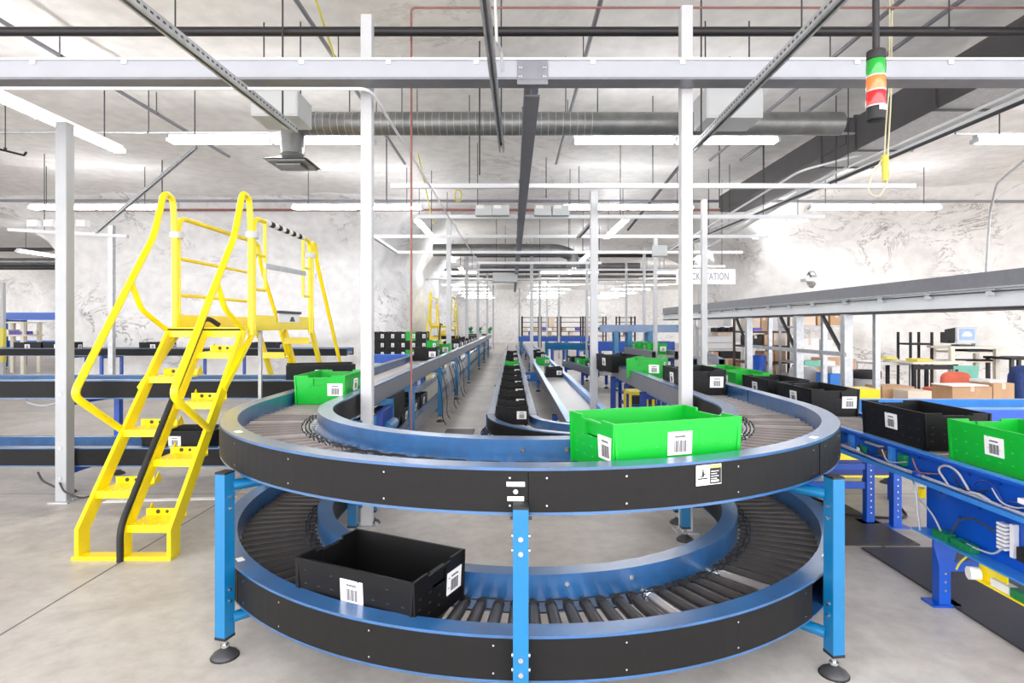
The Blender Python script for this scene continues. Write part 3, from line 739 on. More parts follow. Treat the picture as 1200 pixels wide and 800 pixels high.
# lower gear plate with the circuit boards
MB().box((BX + 0.02, 2.48, 0.49), (0.008, 1.46, 0.265)).build('gear_plate', 'deep', Bc, 0.002)
MB().box((BX - 0.03, 2.48, 0.362), (0.09, 1.44, 0.008)).build('gear_shelf', 'deeplit', Bc)
gp = MB()
for k, (y, z, dy, dz) in enumerate(((3.02, 0.385, 0.10, 0.04), (2.88, 0.385, 0.12, 0.035))):
    gp.box((BX - 0.03, y, z), (0.05, dy, dz))
gp.build('circuit_board', 'pcb', Bc)
MB().box((BX - 0.01, 2.49, 0.525), (0.02, 0.11, 0.055)).build('circuit_board', 'pcb', Bc)
b = MB()
for k in range(7): b.box((BX - 0.006, 2.68, 0.45 + 0.018 * k), (0.03, 0.045, 0.012))
b.box((BX - 0.0, 2.63, 0.50), (0.025, 0.02, 0.15)); b.build('terminal_block', 'white', Bc)
MB().box((BX - 0.012, 2.5, 0.462), (0.035, 0.17, 0.06)).build('control_box', 'ink', Bc); MB().box((BX - 0.031, 2.48, 0.466), (0.003, 0.035, 0.026)).build('control_box_sticker', 'paper', Bc)
MB().box((BX - 0.03, 3.18, 0.56), (0.02, 0.03, 0.05)).build('proximity_switch', 'yellow', Bc)
# electronics in the rail channel
for y, z, dy, dz, m, nm in ((4.05, 0.71, 0.09, 0.05, 'pcb', 'circuit_board'), (3.35, 0.70, 0.05, 0.06, 'pcb', 'circuit_board'), (3.62, 0.735, 0.14, 0.012, 'galv', 'mount_plate'), (3.52, 0.70, 0.07, 0.04, 'browncard', 'relay'), (2.56, 0.70, 0.03, 0.022, 'paper', 'connector'), (3.86, 0.7, 0.03, 0.10, 'deeplit', 'bracket'), (3.45, 0.7, 0.03, 0.11, 'deeplit', 'bracket'), (4.3, 0.7, 0.03, 0.10, 'deeplit', 'bracket')):
    MB().box((BX - 0.018, y, z), (0.03, dy, dz)).build(nm, m, Bc)
MB().lathe((BX - 0.03, 3.2, 0.645), [(0.0, 0.03), (0.03, 0.025), (0.036, 0.01), (0.036, 0.0)], 16).build('motor_cap', 'navy', Bc)
def wire(pts, r=0.006, m='cablegrey', nm='cable', parent=Bc):
    return MB().tube(pts, r, 7, 0, 0.08).build(nm, m, parent)
bx = BX - 0.035
wire([(bx, 4.5, 0.655), (bx, 4.2, 0.648), (bx, 3.9, 0.668), (bx, 3.5, 0.645), (bx, 3.0, 0.65), (bx, 2.5, 0.645), (bx, 1.9, 0.645)], 0.007)
wire([(bx + 0.01, 4.5, 0.66), (bx, 3.8, 0.652), (bx, 3.2, 0.656), (bx, 2.6, 0.65), (bx, 2.0, 0.655)], 0.005)
wire([(bx, 2.98, 0.655), (bx, 3.06, 0.72), (bx, 3.0, 0.755), (bx, 2.92, 0.745), (bx, 2.84, 0.66)], 0.006, 'cablegrey')
wire([(bx, 2.84, 0.65), (bx, 2.8, 0.73), (bx, 2.7, 0.74), (bx, 2.64, 0.65)], 0.005, 'navy')
wire([(bx, 2.65, 0.65), (bx, 2.6, 0.69), (bx, 2.45, 0.67), (bx, 2.3, 0.655)], 0.005, 'navy')
wire([(bx, 2.9, 0.655), (bx, 2.78, 0.665), (bx, 2.72, 0.65)], 0.009, 'cablegrey')
wire([(bx - 0.02, 3.22, 0.63), (bx - 0.03, 3.18, 0.58), (bx - 0.03, 3.17, 0.5), (bx - 0.02, 3.16, 0.36)], 0.006, 'galv')
wire([(bx, 3.2, 0.52), (bx, 3.1, 0.48), (bx, 3.03, 0.40)], 0.005, 'cablegrey'); wire([(bx, 2.96, 0.42), (bx, 2.9, 0.52), (bx, 2.8, 0.54), (bx, 2.7, 0.52)], 0.005, 'darksteel')
wire([(bx, 2.65, 0.46), (bx, 2.7, 0.41), (bx, 2.8, 0.4), (bx, 2.86, 0.4)], 0.005, 'cablegrey')
wire([(bx, 2.42, 0.52), (bx, 2.3, 0.5), (bx, 2.25, 0.45)], 0.007, 'galv')
wire([(bx, 2.85, 0.35), (bx - 0.02, 2.88, 0.3), (bx - 0.02, 2.9, 0.26)], 0.005, 'cableyellow')
random.seed(11)
for k in range(9):
    y = 4.6 - 0.27 * k - 0.05 * random.random()
    wire([(bx, y, 0.70 + 0.03 * random.random()), (bx - 0.012, y - 0.06, 0.665), (bx, y - 0.13, 0.66 + 0.02 * random.random()), (bx, y - 0.22, 0.70)], 0.004, ('rubber', 'cablegrey', 'redpipe')[k % 3])
for y, z in ((4.42, 0.70), (3.75, 0.675), (2.35, 0.70), (2.15, 0.69)):
    MB().box((BX - 0.016, y, z), (0.026, 0.07, 0.045)).build('circuit_board', 'pcb', Bc); MB().box((BX - 0.03, y + 0.01, z), (0.012, 0.025, 0.02)).build('connector', 'paper', Bc)
q = MB()
for k in range(26):
    y = 4.5 - 0.09 * k; q.cyl((BX - 0.004, y, 0.735 - 0.06 * (k % 2)), (BX - 0.007, y, 0.735 - 0.06 * (k % 2)), 0.007, n=8)
for k in range(10): q.cyl((BX + 0.015, 3.1 - 0.13 * k, 0.58 - 0.08 * (k % 2)), (BX + 0.012, 3.1 - 0.13 * k, 0.58 - 0.08 * (k % 2)), 0.008, n=8)
q.build('bolts', 'navy', Bc)['kind'] = 'stuff'
# hanging scanner tray beneath the shelf
sc = thing('scanner', 'small barcode scanner unit hung beneath the deep blue conveyor', 'scanner', (BX - 0.02, 2.65, 0.25))
MB().box((BX - 0.02, 2.62, 0.262), (0.07, 0.42, 0.006), 0, 0, 0.0).build('tray', 'yellow', sc); MB().box((BX - 0.02, 2.72, 0.31), (0.006, 0.16, 0.09)).build('bracket', 'yellow', sc)
MB().box((BX - 0.02, 2.52, 0.285), (0.05, 0.16, 0.038)).build('body', 'pcb', sc); MB().box((BX - 0.02, 2.66, 0.283), (0.045, 0.1, 0.034)).build('module', 'white', sc)
MB().cyl((BX - 0.075, 2.8, 0.285), (BX - 0.03, 2.79, 0.285), 0.03, n=18).build('lens', 'paper', sc)
# legs
def blue_leg(x, y, zt, nm='leg'):
    b = MB(); b.box((x, y, zt / 2), (0.062, 0.055, zt)); 
    o = b.build(nm, 'deep', Bc, 0.004)
    p = MB(); vs = [(x - 0.035, y, zt - 0.14), (x + 0.035, y, zt - 0.14), (x + 0.065, y, zt - 0.03), (x + 0.065, y, zt + 0.006), (x - 0.065, y, zt + 0.006), (x - 0.065, y, zt - 0.03)]
    p.add([(a, b_ - 0.034, c) for a, b_, c in vs] + [(a, b_ - 0.028, c) for a, b_, c in vs], [tuple(range(6)), tuple(range(11, 5, -1))] + [(i, (i + 1) % 6, 6 + (i + 1) % 6, 6 + i) for i in range(6)])
    p.box((x, y, zt + 0.006), (0.14, 0.1, 0.008)); p.build('bracket', 'deep', o)
    MB().box((x, y, 0.005), (0.15, 0.1, 0.01)).build('base_plate', 'deep', o)
    q = MB()
    for k in range(9):
        if 0.08 + 0.045 * k < zt: q.cyl((x, y - 0.028, 0.08 + 0.045 * k), (x, y - 0.031, 0.08 + 0.045 * k), 0.006, n=8)
    q.build('bolts', 'chrome', o)['kind'] = 'stuff'
    return o
blue_leg(2.27, 3.09, 0.35); blue_leg(2.86, 3.09, 0.35); blue_leg(2.27, 6.0, 0.62); blue_leg(2.66, 4.36, 0.62); blue_leg(2.80, 4.27, 0.62); blue_leg(2.27, 7.3, 0.62); blue_leg(2.8, 7.3, 0.62)
MB().box((2.56, 3.09, 0.2), (0.55, 0.03, 0.05)).build('cross_member', 'deep', Bc); MB().box((2.3, 4.36, 0.28), (0.7, 0.03, 0.05)).build('cross_member', 'deep', Bc); MB().box((2.3, 4.36, 0.42), (0.7, 0.03, 0.045)).build('cross_member', 'deep', Bc)
MB().box((2.86, 2.48, 0.49), (0.008, 1.46, 0.265)).build('gear_plate', 'navy', Bc)
BL = BX + 0.07
TS = 1.0
zt_ = BT - 0.02
for (d0, kind, w) in ((2.83, 'green', 'nearest one at the right edge'), (3.6, 'black', 'behind the near green tote'), (4.85, 'black', 'third from the right edge'), (5.62, 'black', 'fourth from the right edge'), (6.38, 'green', 'fifth, mostly hidden by black totes'), (7.1, 'green', 'at the far end, by the U-turn rail')):
    tote(kind, BL + TW / 2, d0, zt_, 90 * D, '%s tote on the deep blue powered conveyor, %s' % (kind, w))
straight('deep blue roller conveyor coming in from the right behind the totes', 2.9, 5.1, 8.5, 5.1, 0.5, (0.79,), (0.6, 2.5, 4.2), rail='deeplit', gl='deep', gr='deep', bed='steelroller', pitch=0.09, legm='deep')
lc = thing('low_conveyor', 'low navy conveyor with yellow edges passing under the powered conveyor', 'conveyor', (2.6, 5.1, 0))
for y in (4.86, 5.34):
    MB().box((2.68, y, 0.395), (1.3, 0.02, 0.085)).build('upper_rail', 'yellow', lc); MB().box((2.68, y, 0.29), (1.3, 0.03, 0.12)).build('side_panel', 'navy', lc); MB().box((2.68, y, 0.218), (1.3, 0.03, 0.016)).build('lower_edge', 'yellow', lc)
MB().box((2.68, 5.1, 0.33), (1.28, 0.46, 0.03)).build('belt', 'darksteel', lc)
for x in (2.12, 3.2):
    for y in (4.92, 5.28): MB().box((x, y, 0.11), (0.05, 0.05, 0.22)).build('leg', 'deep', lc)

# ------------------------------------------------------------------ yellow crossover steps
def crossover(cx, yb, label, loc_only=False):
    t = thing('crossover_steps', label, 'steps', (cx, yb, 0))
    PW, PH = 0.31, 1.44
    yp = yb + 0.98; ye = yp + 1.66
    xl, xr = cx - PW, cx + PW
    def stringer(x, nm='stringer', w=0.026, dp=0.085, m='yellow'):
        b = MB()
        pts = [(yb, 0.0), (yb, 0.19), (yp - 0.02, PH - 0.02)]
        # side profile as extruded polygon
        dy, dz = pts[2][0] - pts[1][0], pts[2][1] - pts[1][1]; L = math.hypot(dy, dz); ny, nz = dz / L, -dy / L
        o = dp
        poly = [(yb, 0), (yb, 0.19), (yp - 0.02, PH - 0.02), (yp - 0.02 + o / ny * 1.0, PH - 0.02), (yb + o / ny * 1.0, 0.16), (yb + o / ny, 0)]
        vs = [(x + s * w / 2, y, z) for s in (-1, 1) for y, z in poly]; n = len(poly)
        b.add(vs, [tuple(range(n)), tuple(range(2 * n - 1, n - 1, -1))] + [(i, (i + 1) % n, n + (i + 1) % n, n + i) for i in range(n)])
        return b.build(nm, m, t, 0.004)
    stringer(xl + 0.02); stringer(xr - 0.02)
    stringer(cx, 'centre_stringer', 0.03, 0.06)
    MB().tube([(cx, yb - 0.022, 0.0), (cx, yb - 0.022, 0.21), (cx, yp - 0.06, PH + 0.0), (cx, yp - 0.02, PH + 0.07), (cx, yp + 0.07, PH + 0.085), (cx + 0.05, yp + 0.13, PH + 0.03)], 0.02, 10, 0, 0.08).build('edge_trim', 'rubber', t, label='black rubber edge trim on the centre stringer')
    MB().box((cx, yb + 0.03, 0.012), (2 * PW, 0.09, 0.024)).build('base_bar', 'yellow', t, 0.003)
    def tread(z, side):
        y = yb + (z - 0.19) / (PH - 0.21) * 0.96
        x0, x1 = (xl + 0.03, cx - 0.015) if side < 0 else (cx + 0.015, xr - 0.03)
        b = MB(); b.box(((x0 + x1) / 2, y + 0.11, z), (x1 - x0, 0.2, 0.014)); b.box(((x0 + x1) / 2, y + 0.012, z - 0.018), (x1 - x0, 0.008, 0.045))
        for i in range(5):
            for j in range(4):
                b.cyl((x0 + 0.03 + i * (x1 - x0 - 0.06) / 4, y + 0.04 + 0.045 * j, z + 0.006), (x0 + 0.03 + i * (x1 - x0 - 0.06) / 4, y + 0.04 + 0.045 * j, z + 0.011), 0.007, n=8)
        xg = x1 - 0.004 if side < 0 else x0 + 0.004
        b.box(((x0 + x1) / 2, y + 0.207, z + 0.028), (x1 - x0, 0.006, 0.05))
        b.add([(xg - 0.003, y + 0.2, z), (xg - 0.003, y + 0.26, z + 0.075), (xg - 0.003, y + 0.3, z), (xg + 0.003, y + 0.2, z), (xg + 0.003, y + 0.26, z + 0.075), (xg + 0.003, y + 0.3, z)], [(0, 1, 2), (5, 4, 3), (0, 3, 4, 1), (1, 4, 5, 2), (2, 5, 3, 0)])
        for k in range(3): b.cyl((x0 + 0.08 + 0.06 * k, y + 0.2, z + 0.032), (x0 + 0.08 + 0.06 * k, y + 0.203, z + 0.032), 0.014 - 0.003 * k, n=10, mi=1)
        b.build('tread', ['yellow', 'darksteel'], t)
    for z in (0.38, 0.73, 1.08): tread(z, -1)
    for z in (0.205, 0.555, 0.905, 1.255): tread(z, 1)
    # far flight
    for x in (xl + 0.02, cx, xr - 0.02):
        MB().bar((x, ye - 0.02, PH - 0.03), (x, ye + 0.95, 0.02), 0.03, 0.07).build('rear_stringer', 'yellow', t)
    for k, z in enumerate((0.22, 0.4, 0.58, 0.76, 0.94, 1.12, 1.28)):
        y = ye + 0.95 * (1 - z / PH) - 0.1; s = -1 if k % 2 else 1
        b = MB().box((cx + s * 0.15, y, z), (0.27, 0.2, 0.014)); b.box((cx + s * 0.15, y - 0.1, z + 0.03), (0.27, 0.006, 0.06)); b.build('tread', 'yellow', t)
    # deck with toe boards
    b = MB(); b.box((cx, (yp + ye) / 2, PH), (2 * PW, ye - yp, 0.03)); b.box((cx, yp + 0.006, PH - 0.03), (2 * PW, 0.012, 0.07)); b.build('deck', 'yellow', t, 0.003)
    for x in (xl + 0.005, xr - 0.005): MB().box((x, (yp + ye) / 2 + 0.1, PH + 0.055), (0.01, ye - yp - 0.2, 0.12)).build('toe_board', 'yellow', t)
    # corner posts (double tubes with a grey clamp)
    RT = PH + 0.89
    for x, sgn in ((xl, -1), (xr, 1)):
        for y, fr_ in ((yp + 0.13, True), (ye - 0.1, False)):
            b = MB().cyl((x, y, PH - 0.05), (x, y, RT - 0.12), 0.026, n=12); b.cyl((x, y + (0.05 if fr_ else -0.05), PH - 0.05), (x, y + (0.05 if fr_ else -0.05), RT - 0.14), 0.018, n=10)
            b.build('post', 'yellow', t)
            MB().lathe((x, y + (0.02 if fr_ else -0.02), RT - 0.15), [(0.048, 0), (0.052, 0.01), (0.052, 0.045), (0.048, 0.055)], 14).build('post_clamp', 'greybox', t)
        # stair handrail, front
        k = (yp - yb - 0.02) / (PH - 0.21)
        a = Vector((x, yb + (0.55) * k + 0.02, 0.74)); b1 = Vector((x, yb + 0.0, 1.03)); c = Vector((x, yp - 0.15, PH + 0.72)); d = Vector((x, yp - 0.02, RT + 0.19)); e = Vector((x, yp + 0.1, RT + 0.17)); f = Vector((x, yp + 0.13, RT - 0.13))
        MB().tube([a, b1, c, d, e, f], 0.024, 12, 0, 0.07).build('handrail', 'yellow', t)
        g = b1.lerp(c, 0.67); MB().tube([g, g + Vector((0, 0.12, -0.2)), (x, yp + 0.0, PH + 0.0)], 0.02, 10, 0, 0.06).build('rail_strut', 'yellow', t)
        # rear handrail
        MB().tube([(x, ye - 0.1, RT - 0.13), (x, ye - 0.06, RT + 0.02), (x, ye + 0.02, RT + 0.02), (x, ye + 0.1, RT - 0.2), (x, ye + 0.98, 0.95), (x, ye + 0.7, 0.55)], 0.021, 10, 0, 0.07).build('handrail', 'yellow', t)
        # top rail and mid rails
        MB().tube([(x, yp + 0.17, RT - 0.14), (x, yp + 0.19, RT + 0.0), (x, yp + 0.26, RT + 0.03), (x, ye - 0.22, RT + 0.03), (x, ye - 0.15, RT - 0.0), (x, ye - 0.13, RT - 0.14)], 0.021, 10, 0, 0.05).build('top_rail', 'yellow', t)
        # braces down to the floor
        MB().bar((x, yp + 0.2, PH - 0.01), (x, yb + 0.66, 1.0), 0.03, 0.04).build('brace', 'yellow', t)
        if sgn < 0:
            for z in (0.28, 0.58): MB().tube([(x, yp + 0.13, PH + z), (x, ye - 0.1, PH + z)], 0.015, 8).build('mid_rail', 'yellow', t)
        else:
            y0_, y1_ = yp + 0.4, ye - 0.34
            for y in (y0_, y1_): MB().tube([(x, y, RT + 0.02), (x, y, PH + 0.33)], 0.015, 8).build('gate_post', 'yellow', t)
            for z in (0.33, 0.62):
                MB().tube([(x, yp + 0.13, PH + z), (x, y0_, PH + z)], 0.013, 8).build('mid_rail', 'yellow', t); MB().tube([(x, y1_, PH + z), (x, ye - 0.1, PH + z)], 0.013, 8).build('mid_rail', 'yellow', t)
            n = 11; b = MB()
            for q in range(n): b.cyl((x, y0_ + (y1_ - y0_) * q / n, RT + 0.03), (x, y0_ + (y1_ - y0_) * (q + 1) / n, RT + 0.03), 0.026, n=12, mi=q % 2)
            b.build('striped_grip', ['paper', 'ink'], t, label='black and white striped sleeve on the top rail')
            MB().bar((x + 0.01, y0_ - 0.03, PH + 0.54), (x + 0.01, y1_ + 0.03, PH + 0.56), 0.02, 0.045).build('drop_bar', 'galv', t, label='grey drop bar across the gate opening')
            b = MB().box((x + 0.014, (y0_ + y1_) / 2 + 0.05, PH + 0.1), (0.008, 0.52, 0.085), 0, 0); b.box((x + 0.02, (y0_ + y1_) / 2 + 0.05, PH + 0.15), (0.022, 0.56, 0.026), 0, 1)
            yy = (y0_ + y1_) / 2 + 0.12
            b.add([(x + 0.019, yy - 0.07, PH + 0.065), (x + 0.019, yy + 0.07, PH + 0.065), (x + 0.019, yy + 0.03, PH + 0.11), (x + 0.019, yy - 0.03, PH + 0.11)], [(0, 1, 2, 3)], 2)
            b.build('notice_plate', ['paper', 'darksteel', 'darksteel'], t, label='white notice plate with dark top strip')
    return t
crossover(-2.44, 3.66, 'yellow alternating-tread crossover steps with handrails standing on the floor at left')
far = crossover(-2.2, 17.0, 'distant yellow crossover steps over the left conveyor line')

# ------------------------------------------------------------------ posts
def post(label, x, y, zt, w=0.08, m='post', z0=0.0, group='white roof posts', bev=True):
    t = thing('support_post', label, 'post', (x, y, z0), group)
    MB().box((x, y, (zt + z0) / 2), (w, w, zt - z0)).build('shaft', m, t, 0.006 if w > 0.05 else 0)
    b = MB().box((x, y, z0 + 0.006), (w + 0.07, w + 0.07, 0.012))
    for sx in (-1, 1): b.cyl((x + sx * (w / 2 + 0.02), y, z0 + 0.01), (x + sx * (w / 2 + 0.02), y, z0 + 0.025), 0.009, n=6)
    b.build('base_plate', 'galv', t)
    return t
p0 = post('grey box post at the left standing in front of the crossing conveyors', X(76, 4.89), 4.89, 3.16, 0.095, 'greypost')
wire([(X(72, 4.85), 4.83, 0.17), (X(78, 4.83), 4.8, 0.1), (X(95, 4.8), 4.85, 0.02), (X(115, 4.95), 5.0, 0.09)], 0.008, 'darksteel', 'cable', p0)
q = MB()
for z in (0.2, 0.45, 0.9): q.cyl((X(76, 4.89), 4.84, z), (X(76, 4.89), 4.835, z), 0.012, n=10)
q.build('bolts', 'chrome', p0)['kind'] = 'stuff'
post('tall white post inside the U-turn at left, behind the inner rail', X(430.5, 4.3), 4.3, 3.74, 0.082)
post('tall white post inside the U-turn at right, by the black tote', X(803.5, 4.18), 4.18, 3.74, 0.082)
lp = [(526, 12.6, 3.9), (547, 17.5, 4.2), (560, 22.8, 4.2), (571, 29.5, 4.2), (578, 36, 4.2)]
for k, (px, d, zt) in enumerate(lp): post('white post in the left aisle row, %s behind the near left post' % ORD[k], X(px, d), d, zt, 0.1)
rp = [(696, 8.0, 3.3), (825, 7.6, 3.1), (768, 11.2, 3.2), (755, 16, 3.6), (734, 20, 3.6)]
for k, (px, d, zt) in enumerate(rp): post('white post right of the aisle, %s' % ('beside the gated end of the right leg', 'slim one right of the near right post', 'behind the green tote on the right leg', 'slender one further right of centre', 'far slender one right of centre')[k], X(px, d), d, zt, 0.1 if k == 0 else 0.07)
for k, (px, d, zt) in enumerate([(623, 16.5, 4.0), (632.5, 24, 4.0), (655, 26, 4.0), (688, 20, 3.8), (641, 33, 4.0), (608.5, 40, 4.0)]):
    post('thin white post in the middle of the hall, %s' % ('beside the aisle tote row', 'second along the centre line', 'by the distant blue conveyor', 'right of the pale low conveyor', 'beyond the distant blue conveyor', 'furthest one on the centre line')[k], X(px, d), d, zt, 0.09)
post('slim grey post at the rock pillar behind the yellow steps', X(131, 12.2), 12.2, 3.55, 0.1, 'galv')
post('thin bare pole beside the yellow platform', X(305, 5.0), 5.0, 1.55, 0.026, 'galv')
sp = post('slender grey stanchion by the left conveyors with a yellow band', -13.5, 15.5, 2.6, 0.09)
MB().box((-13.5, 15.5, 0.95), (0.1, 0.1, 0.9)).build('hazard_sleeve', 'cableyellow', sp)

# ------------------------------------------------------------------ overhead steel
bt = thing('overhead_beam', 'long pale grey crosswise beam near the ceiling across the whole view', 'beam', (0, 4.05, 3.1))
fr = [(-6.5, 4.05, 0, -1), (6.5, 4.05, 0, -1)]
MB().box((0, 4.0, 3.215), (13, 0.02, 0.12)).build('front_web', 'beam', bt); MB().box((0, 4.1, 3.215), (13, 0.02, 0.12)).build('rear_web', 'beam', bt)
MB().box((0, 4.05, 3.15), (13, 0.15, 0.016)).build('lower_flange', 'greyguard', bt); MB().box((0, 4.05, 3.282), (13, 0.16, 0.014)).build('upper_flange', 'white', bt)
for px in (38, 145, 353, 455, 558, 695, 800, 1005, 1115): MB().box((X(px, 3.98), 3.985, 3.265), (0.035, 0.012, 0.03)).build('clip', 'white', bt)
MB().box((0.14, 3.985, 3.2), (0.21, 0.012, 0.18)).build('splice_plate', 'greyguard', bt)
q = MB()
for sx in (-1, 1):
    for sz in (3.16, 3.22): q.cyl((0.14 + sx * 0.09, 3.98, sz), (0.14 + sx * 0.09, 3.97, sz), 0.008, n=6); q.cyl((0.14 + sx * 0.075, 3.98, sz), (0.14 + sx * 0.075, 3.97, sz), 0.008, n=6)
q.build('bolts', 'chrome', bt)['kind'] = 'stuff'
lt = thing('lengthwise_beam', 'grey lengthwise beam running from the crosswise beam down the hall', 'beam', (0.15, 4.1, 3.1))
MB().box((0.145, 16.6, 3.12), (0.11, 24.8, 0.012)).build('lower_flange', 'greyguard', lt); MB().box((0.145, 16.6, 3.19), (0.012, 24.8, 0.13)).build('web', 'greyguard', lt); MB().box((0.145, 16.6, 3.26), (0.11, 24.8, 0.012)).build('upper_flange', 'beam', lt)
for y in (8, 12, 16, 20, 24, 28): MB().cyl((0.145, y, 3.26), (0.145, y, CEIL + 0.06), 0.008, n=6).build('hanger_rod', 'darksteel', lt)

def strut(label, p0, p1, w=0.041, holes=True, m='galv', drops=(), slot=0.05, name='slotted_strut', group='slotted struts', cap=True):
    p0 = Vector(p0); p1 = Vector(p1); t = thing(name, label, 'strut', p0, group); L = (p1 - p0).length; d = (p1 - p0) / L
    u = Vector((0, 0, 1)) if abs(d.z) < 0.9 else Vector((1, 0, 0)); s = d.cross(u).normalized(); up = s.cross(d).normalized()
    b = MB()
    b.bar(p0 + up * w / 2, p1 + up * w / 2, w, 0.004); b.bar(p0 + s * w / 2, p1 + s * w / 2, 0.004, w); b.bar(p0 - s * w / 2, p1 - s * w / 2, 0.004, w)
    b.bar(p0 - up * w / 2 + s * w * .36, p1 - up * w / 2 + s * w * .36, w * .28, 0.004); b.bar(p0 - up * w / 2 - s * w * .36, p1 - up * w / 2 - s * w * .36, w * .28, 0.004)
    if holes:
        n = int(L / slot)
        for k in range(n):
            q = p0 + d * (k + 0.5) * L / n
            for s_ in (-1, 1): b.bar(q + s * s_ * (w / 2 + 0.0025) - d * 0.012, q + s * s_ * (w / 2 + 0.0025) + d * 0.012, 0.001, 0.012, 1)
    b.build('channel', [m, 'darksteel'], t)
    for f in drops:
        q = p0 + d * L * f; MB().cyl(q, (q.x, q.y, CEIL + 0.06), 0.007, n=6).build('hanger_rod', 'darksteel', t)
    return t
sz_ = 3.06
strut('slotted steel strut slanting from the top edge over the yellow steps', (X(150, 2.86), 2.6, sz_), (X(345, 4.75), 4.75, sz_), 0.05, drops=(0.9,))
strut('slotted steel strut at top centre pointing down the hall', (X(567, 2.86), 2.7, sz_ + 0.02), (X(588, 5.3), 5.3, sz_), 0.045, drops=(0.95,))
strut('slotted steel strut slanting from the top edge right of centre', (X(981, 2.86), 2.6, sz_), (X(811, 5.3), 5.3, sz_), 0.05, drops=(0.9,))
strut('slanting slotted brace above the rock pillar at the left', (X(230, 9.5), 9.5, Z(172, 9.5)), (X(112, 10.0), 10.0, Z(272, 10.0)), 0.05)
# crosswise light frames
cb = [(218, 458, 1072, 7.6), (254, 488, 966, 9.6), (277, 436, 900, 11.2), (295.5, 463, 870, 13.0), (308, 560, 705, 15.0), (316, 545, 860, 17.5), (327, 500, 890, 21.0), (333, 520, 860, 25.0)]
for k, (py, xa, xb, d) in enumerate(cb):
    strut('white crosswise strut hung over the aisle, %s from the front' % ORD[k], (X(xa, d), d, Z(py, d)), (X(xb, d), d, Z(py, d)), 0.055, False, 'white', (0.15, 0.5, 0.85) if d < 18 else (0.3, 0.7), name='cross_strut', group='white crosswise struts')
strut('white lengthwise strut joining the left ends of the crosswise struts', (X(437, 11.2), 11.2, Z(277, 11.2)), (X(465, 13.0), 13.0, Z(295.5, 13.0)), 0.055, False, 'white', name='cross_strut')
strut('white lengthwise strut right of the aisle, inner of two', (X(1058, 7.2), 7.2, Z(154, 7.2)) , (X(800, 17.0), 17, Z(308, 17)), 0.05, False, 'white', (), name='cross_strut')
strut('white lengthwise strut right of the aisle, outer of two', (4.3, 3.6, 3.36), (4.6, 17.0, 3.6), 0.05, False, 'white', (), name='cross_strut')
strut('grey brace slanting beside the post right of centre', (X(696, 8.0), 8.0, Z(258, 8.0)), (X(677, 9.6), 9.6, Z(279, 9.6)), 0.045, False, 'galv', name='cross_strut')
strut('left short white crosswise strut by the rock pillar', (X(10, 10.2), 10.2, Z(269, 10.2)), (X(150, 10.2), 10.2, Z(277, 10.2)), 0.05, False, 'white', (0.3,), name='cross_strut')

def pipe(label, pts, r, m, cat='pipe', fil=0.08, name='pipe', group=None, hangers=(), n=12):
    pts = [Vector(p) for p in pts]
    t = thing(name, label, cat, pts[0], group)
    MB().tube(pts, r, n, 0, fil).build('run', m, t)
    a, b_ = pts[0], pts[-1]
    for f in hangers:
        q = a.lerp(b_, f); MB().cyl(q, (q.x, q.y, CEIL + 0.06), 0.006, n=6).build('hanger_rod', 'darksteel', t)
        MB().lathe((q.x, q.y, q.z), [(r * 1.05, -0.012), (r * 1.2, -0.008), (r * 1.2, 0.008), (r * 1.05, 0.012)], 10).build('hanger_clip', 'darksteel', t)
    return t
pipe('thick black crosswise pipe just under the ceiling', [(-7, 4.6, Z(37, 4.6)), (7.5, 4.6, Z(37, 4.6))], 0.035, 'blackpipe', hangers=(0.12, 0.3, 0.47, 0.64, 0.72))
pipe('thin dull red pipe across the top that drops at left of centre', [(6.5, 4.75, Z(9, 4.75)), (X(482, 4.75), 4.75, Z(9, 4.75)), (X(482, 4.75), 4.75, Z(130, 4.75)), (X(482, 4.9), 4.9, 0.45)], 0.009, 'redpipe', fil=0.04, hangers=(0.3,))
pipe('dull red sprinkler pipe along the ceiling behind the second light row', [(-11, 13.6, Z(246, 13.6)), (5.2, 13.6, Z(246, 13.6))], 0.03, 'redpipe', hangers=(0.2, 0.5, 0.8))
pipe('thin dark conduit along the ceiling above the second light row', [(-12, 12.6, Z(235, 12.6)), (12, 12.2, Z(236, 12.2))], 0.03, 'greyguard')
pipe('thin pale conduit behind the nearest light row', [(-8, 7.4, Z(155, 7.4)), (9, 7.4, Z(157, 7.4))], 0.018, 'galv', hangers=(0.2, 0.4, 0.6, 0.8))
pipe('thin red pipe in front of the right rock wall', [(X(1045, 11), 11, Z(196, 11)), (X(1200, 11), 11, Z(193, 11))], 0.012, 'redpipe')
for k, (x, y1_, w) in enumerate(((-4.55, 9.4, 'far left one'), (-1.8, 9.8, 'left of the centre beam'), (0.74, 9.8, 'right of the centre beam'), (3.25, 9.6, 'right of the near right post'), (3.75, 9.6, 'beside the stack light pole'))):
    pipe('grey lengthwise ceiling pipe, %s' % w, [(x, 3.0, 4.18), (x, y1_, 4.18)], 0.022, 'greyguard', hangers=(0.45, 0.7), group='lengthwise ceiling pipes')
pipe('white conduit on the left that bends and runs down the hall', [(-6, 3.92, Z(103, 3.92)), (X(428, 3.95), 3.95, Z(104, 3.95)), (X(436, 4.02), 4.05, Z(108, 4.02)), (X(531, 9.2), 9.4, Z(262, 9.2)), (X(560, 14), 14, 3.0)], 0.011, 'white', fil=0.12)
pipe('white conduit bundle slanting from the right edge, upper one', [(4.05, 3.2, 3.32), (4.05, 16, 3.5)], 0.014, 'white', hangers=(0.3, 0.6))
pipe('dark conduit bundle slanting from the right edge, lower one', [(4.12, 3.2, 3.25), (4.12, 16, 3.44)], 0.018, 'darksteel')
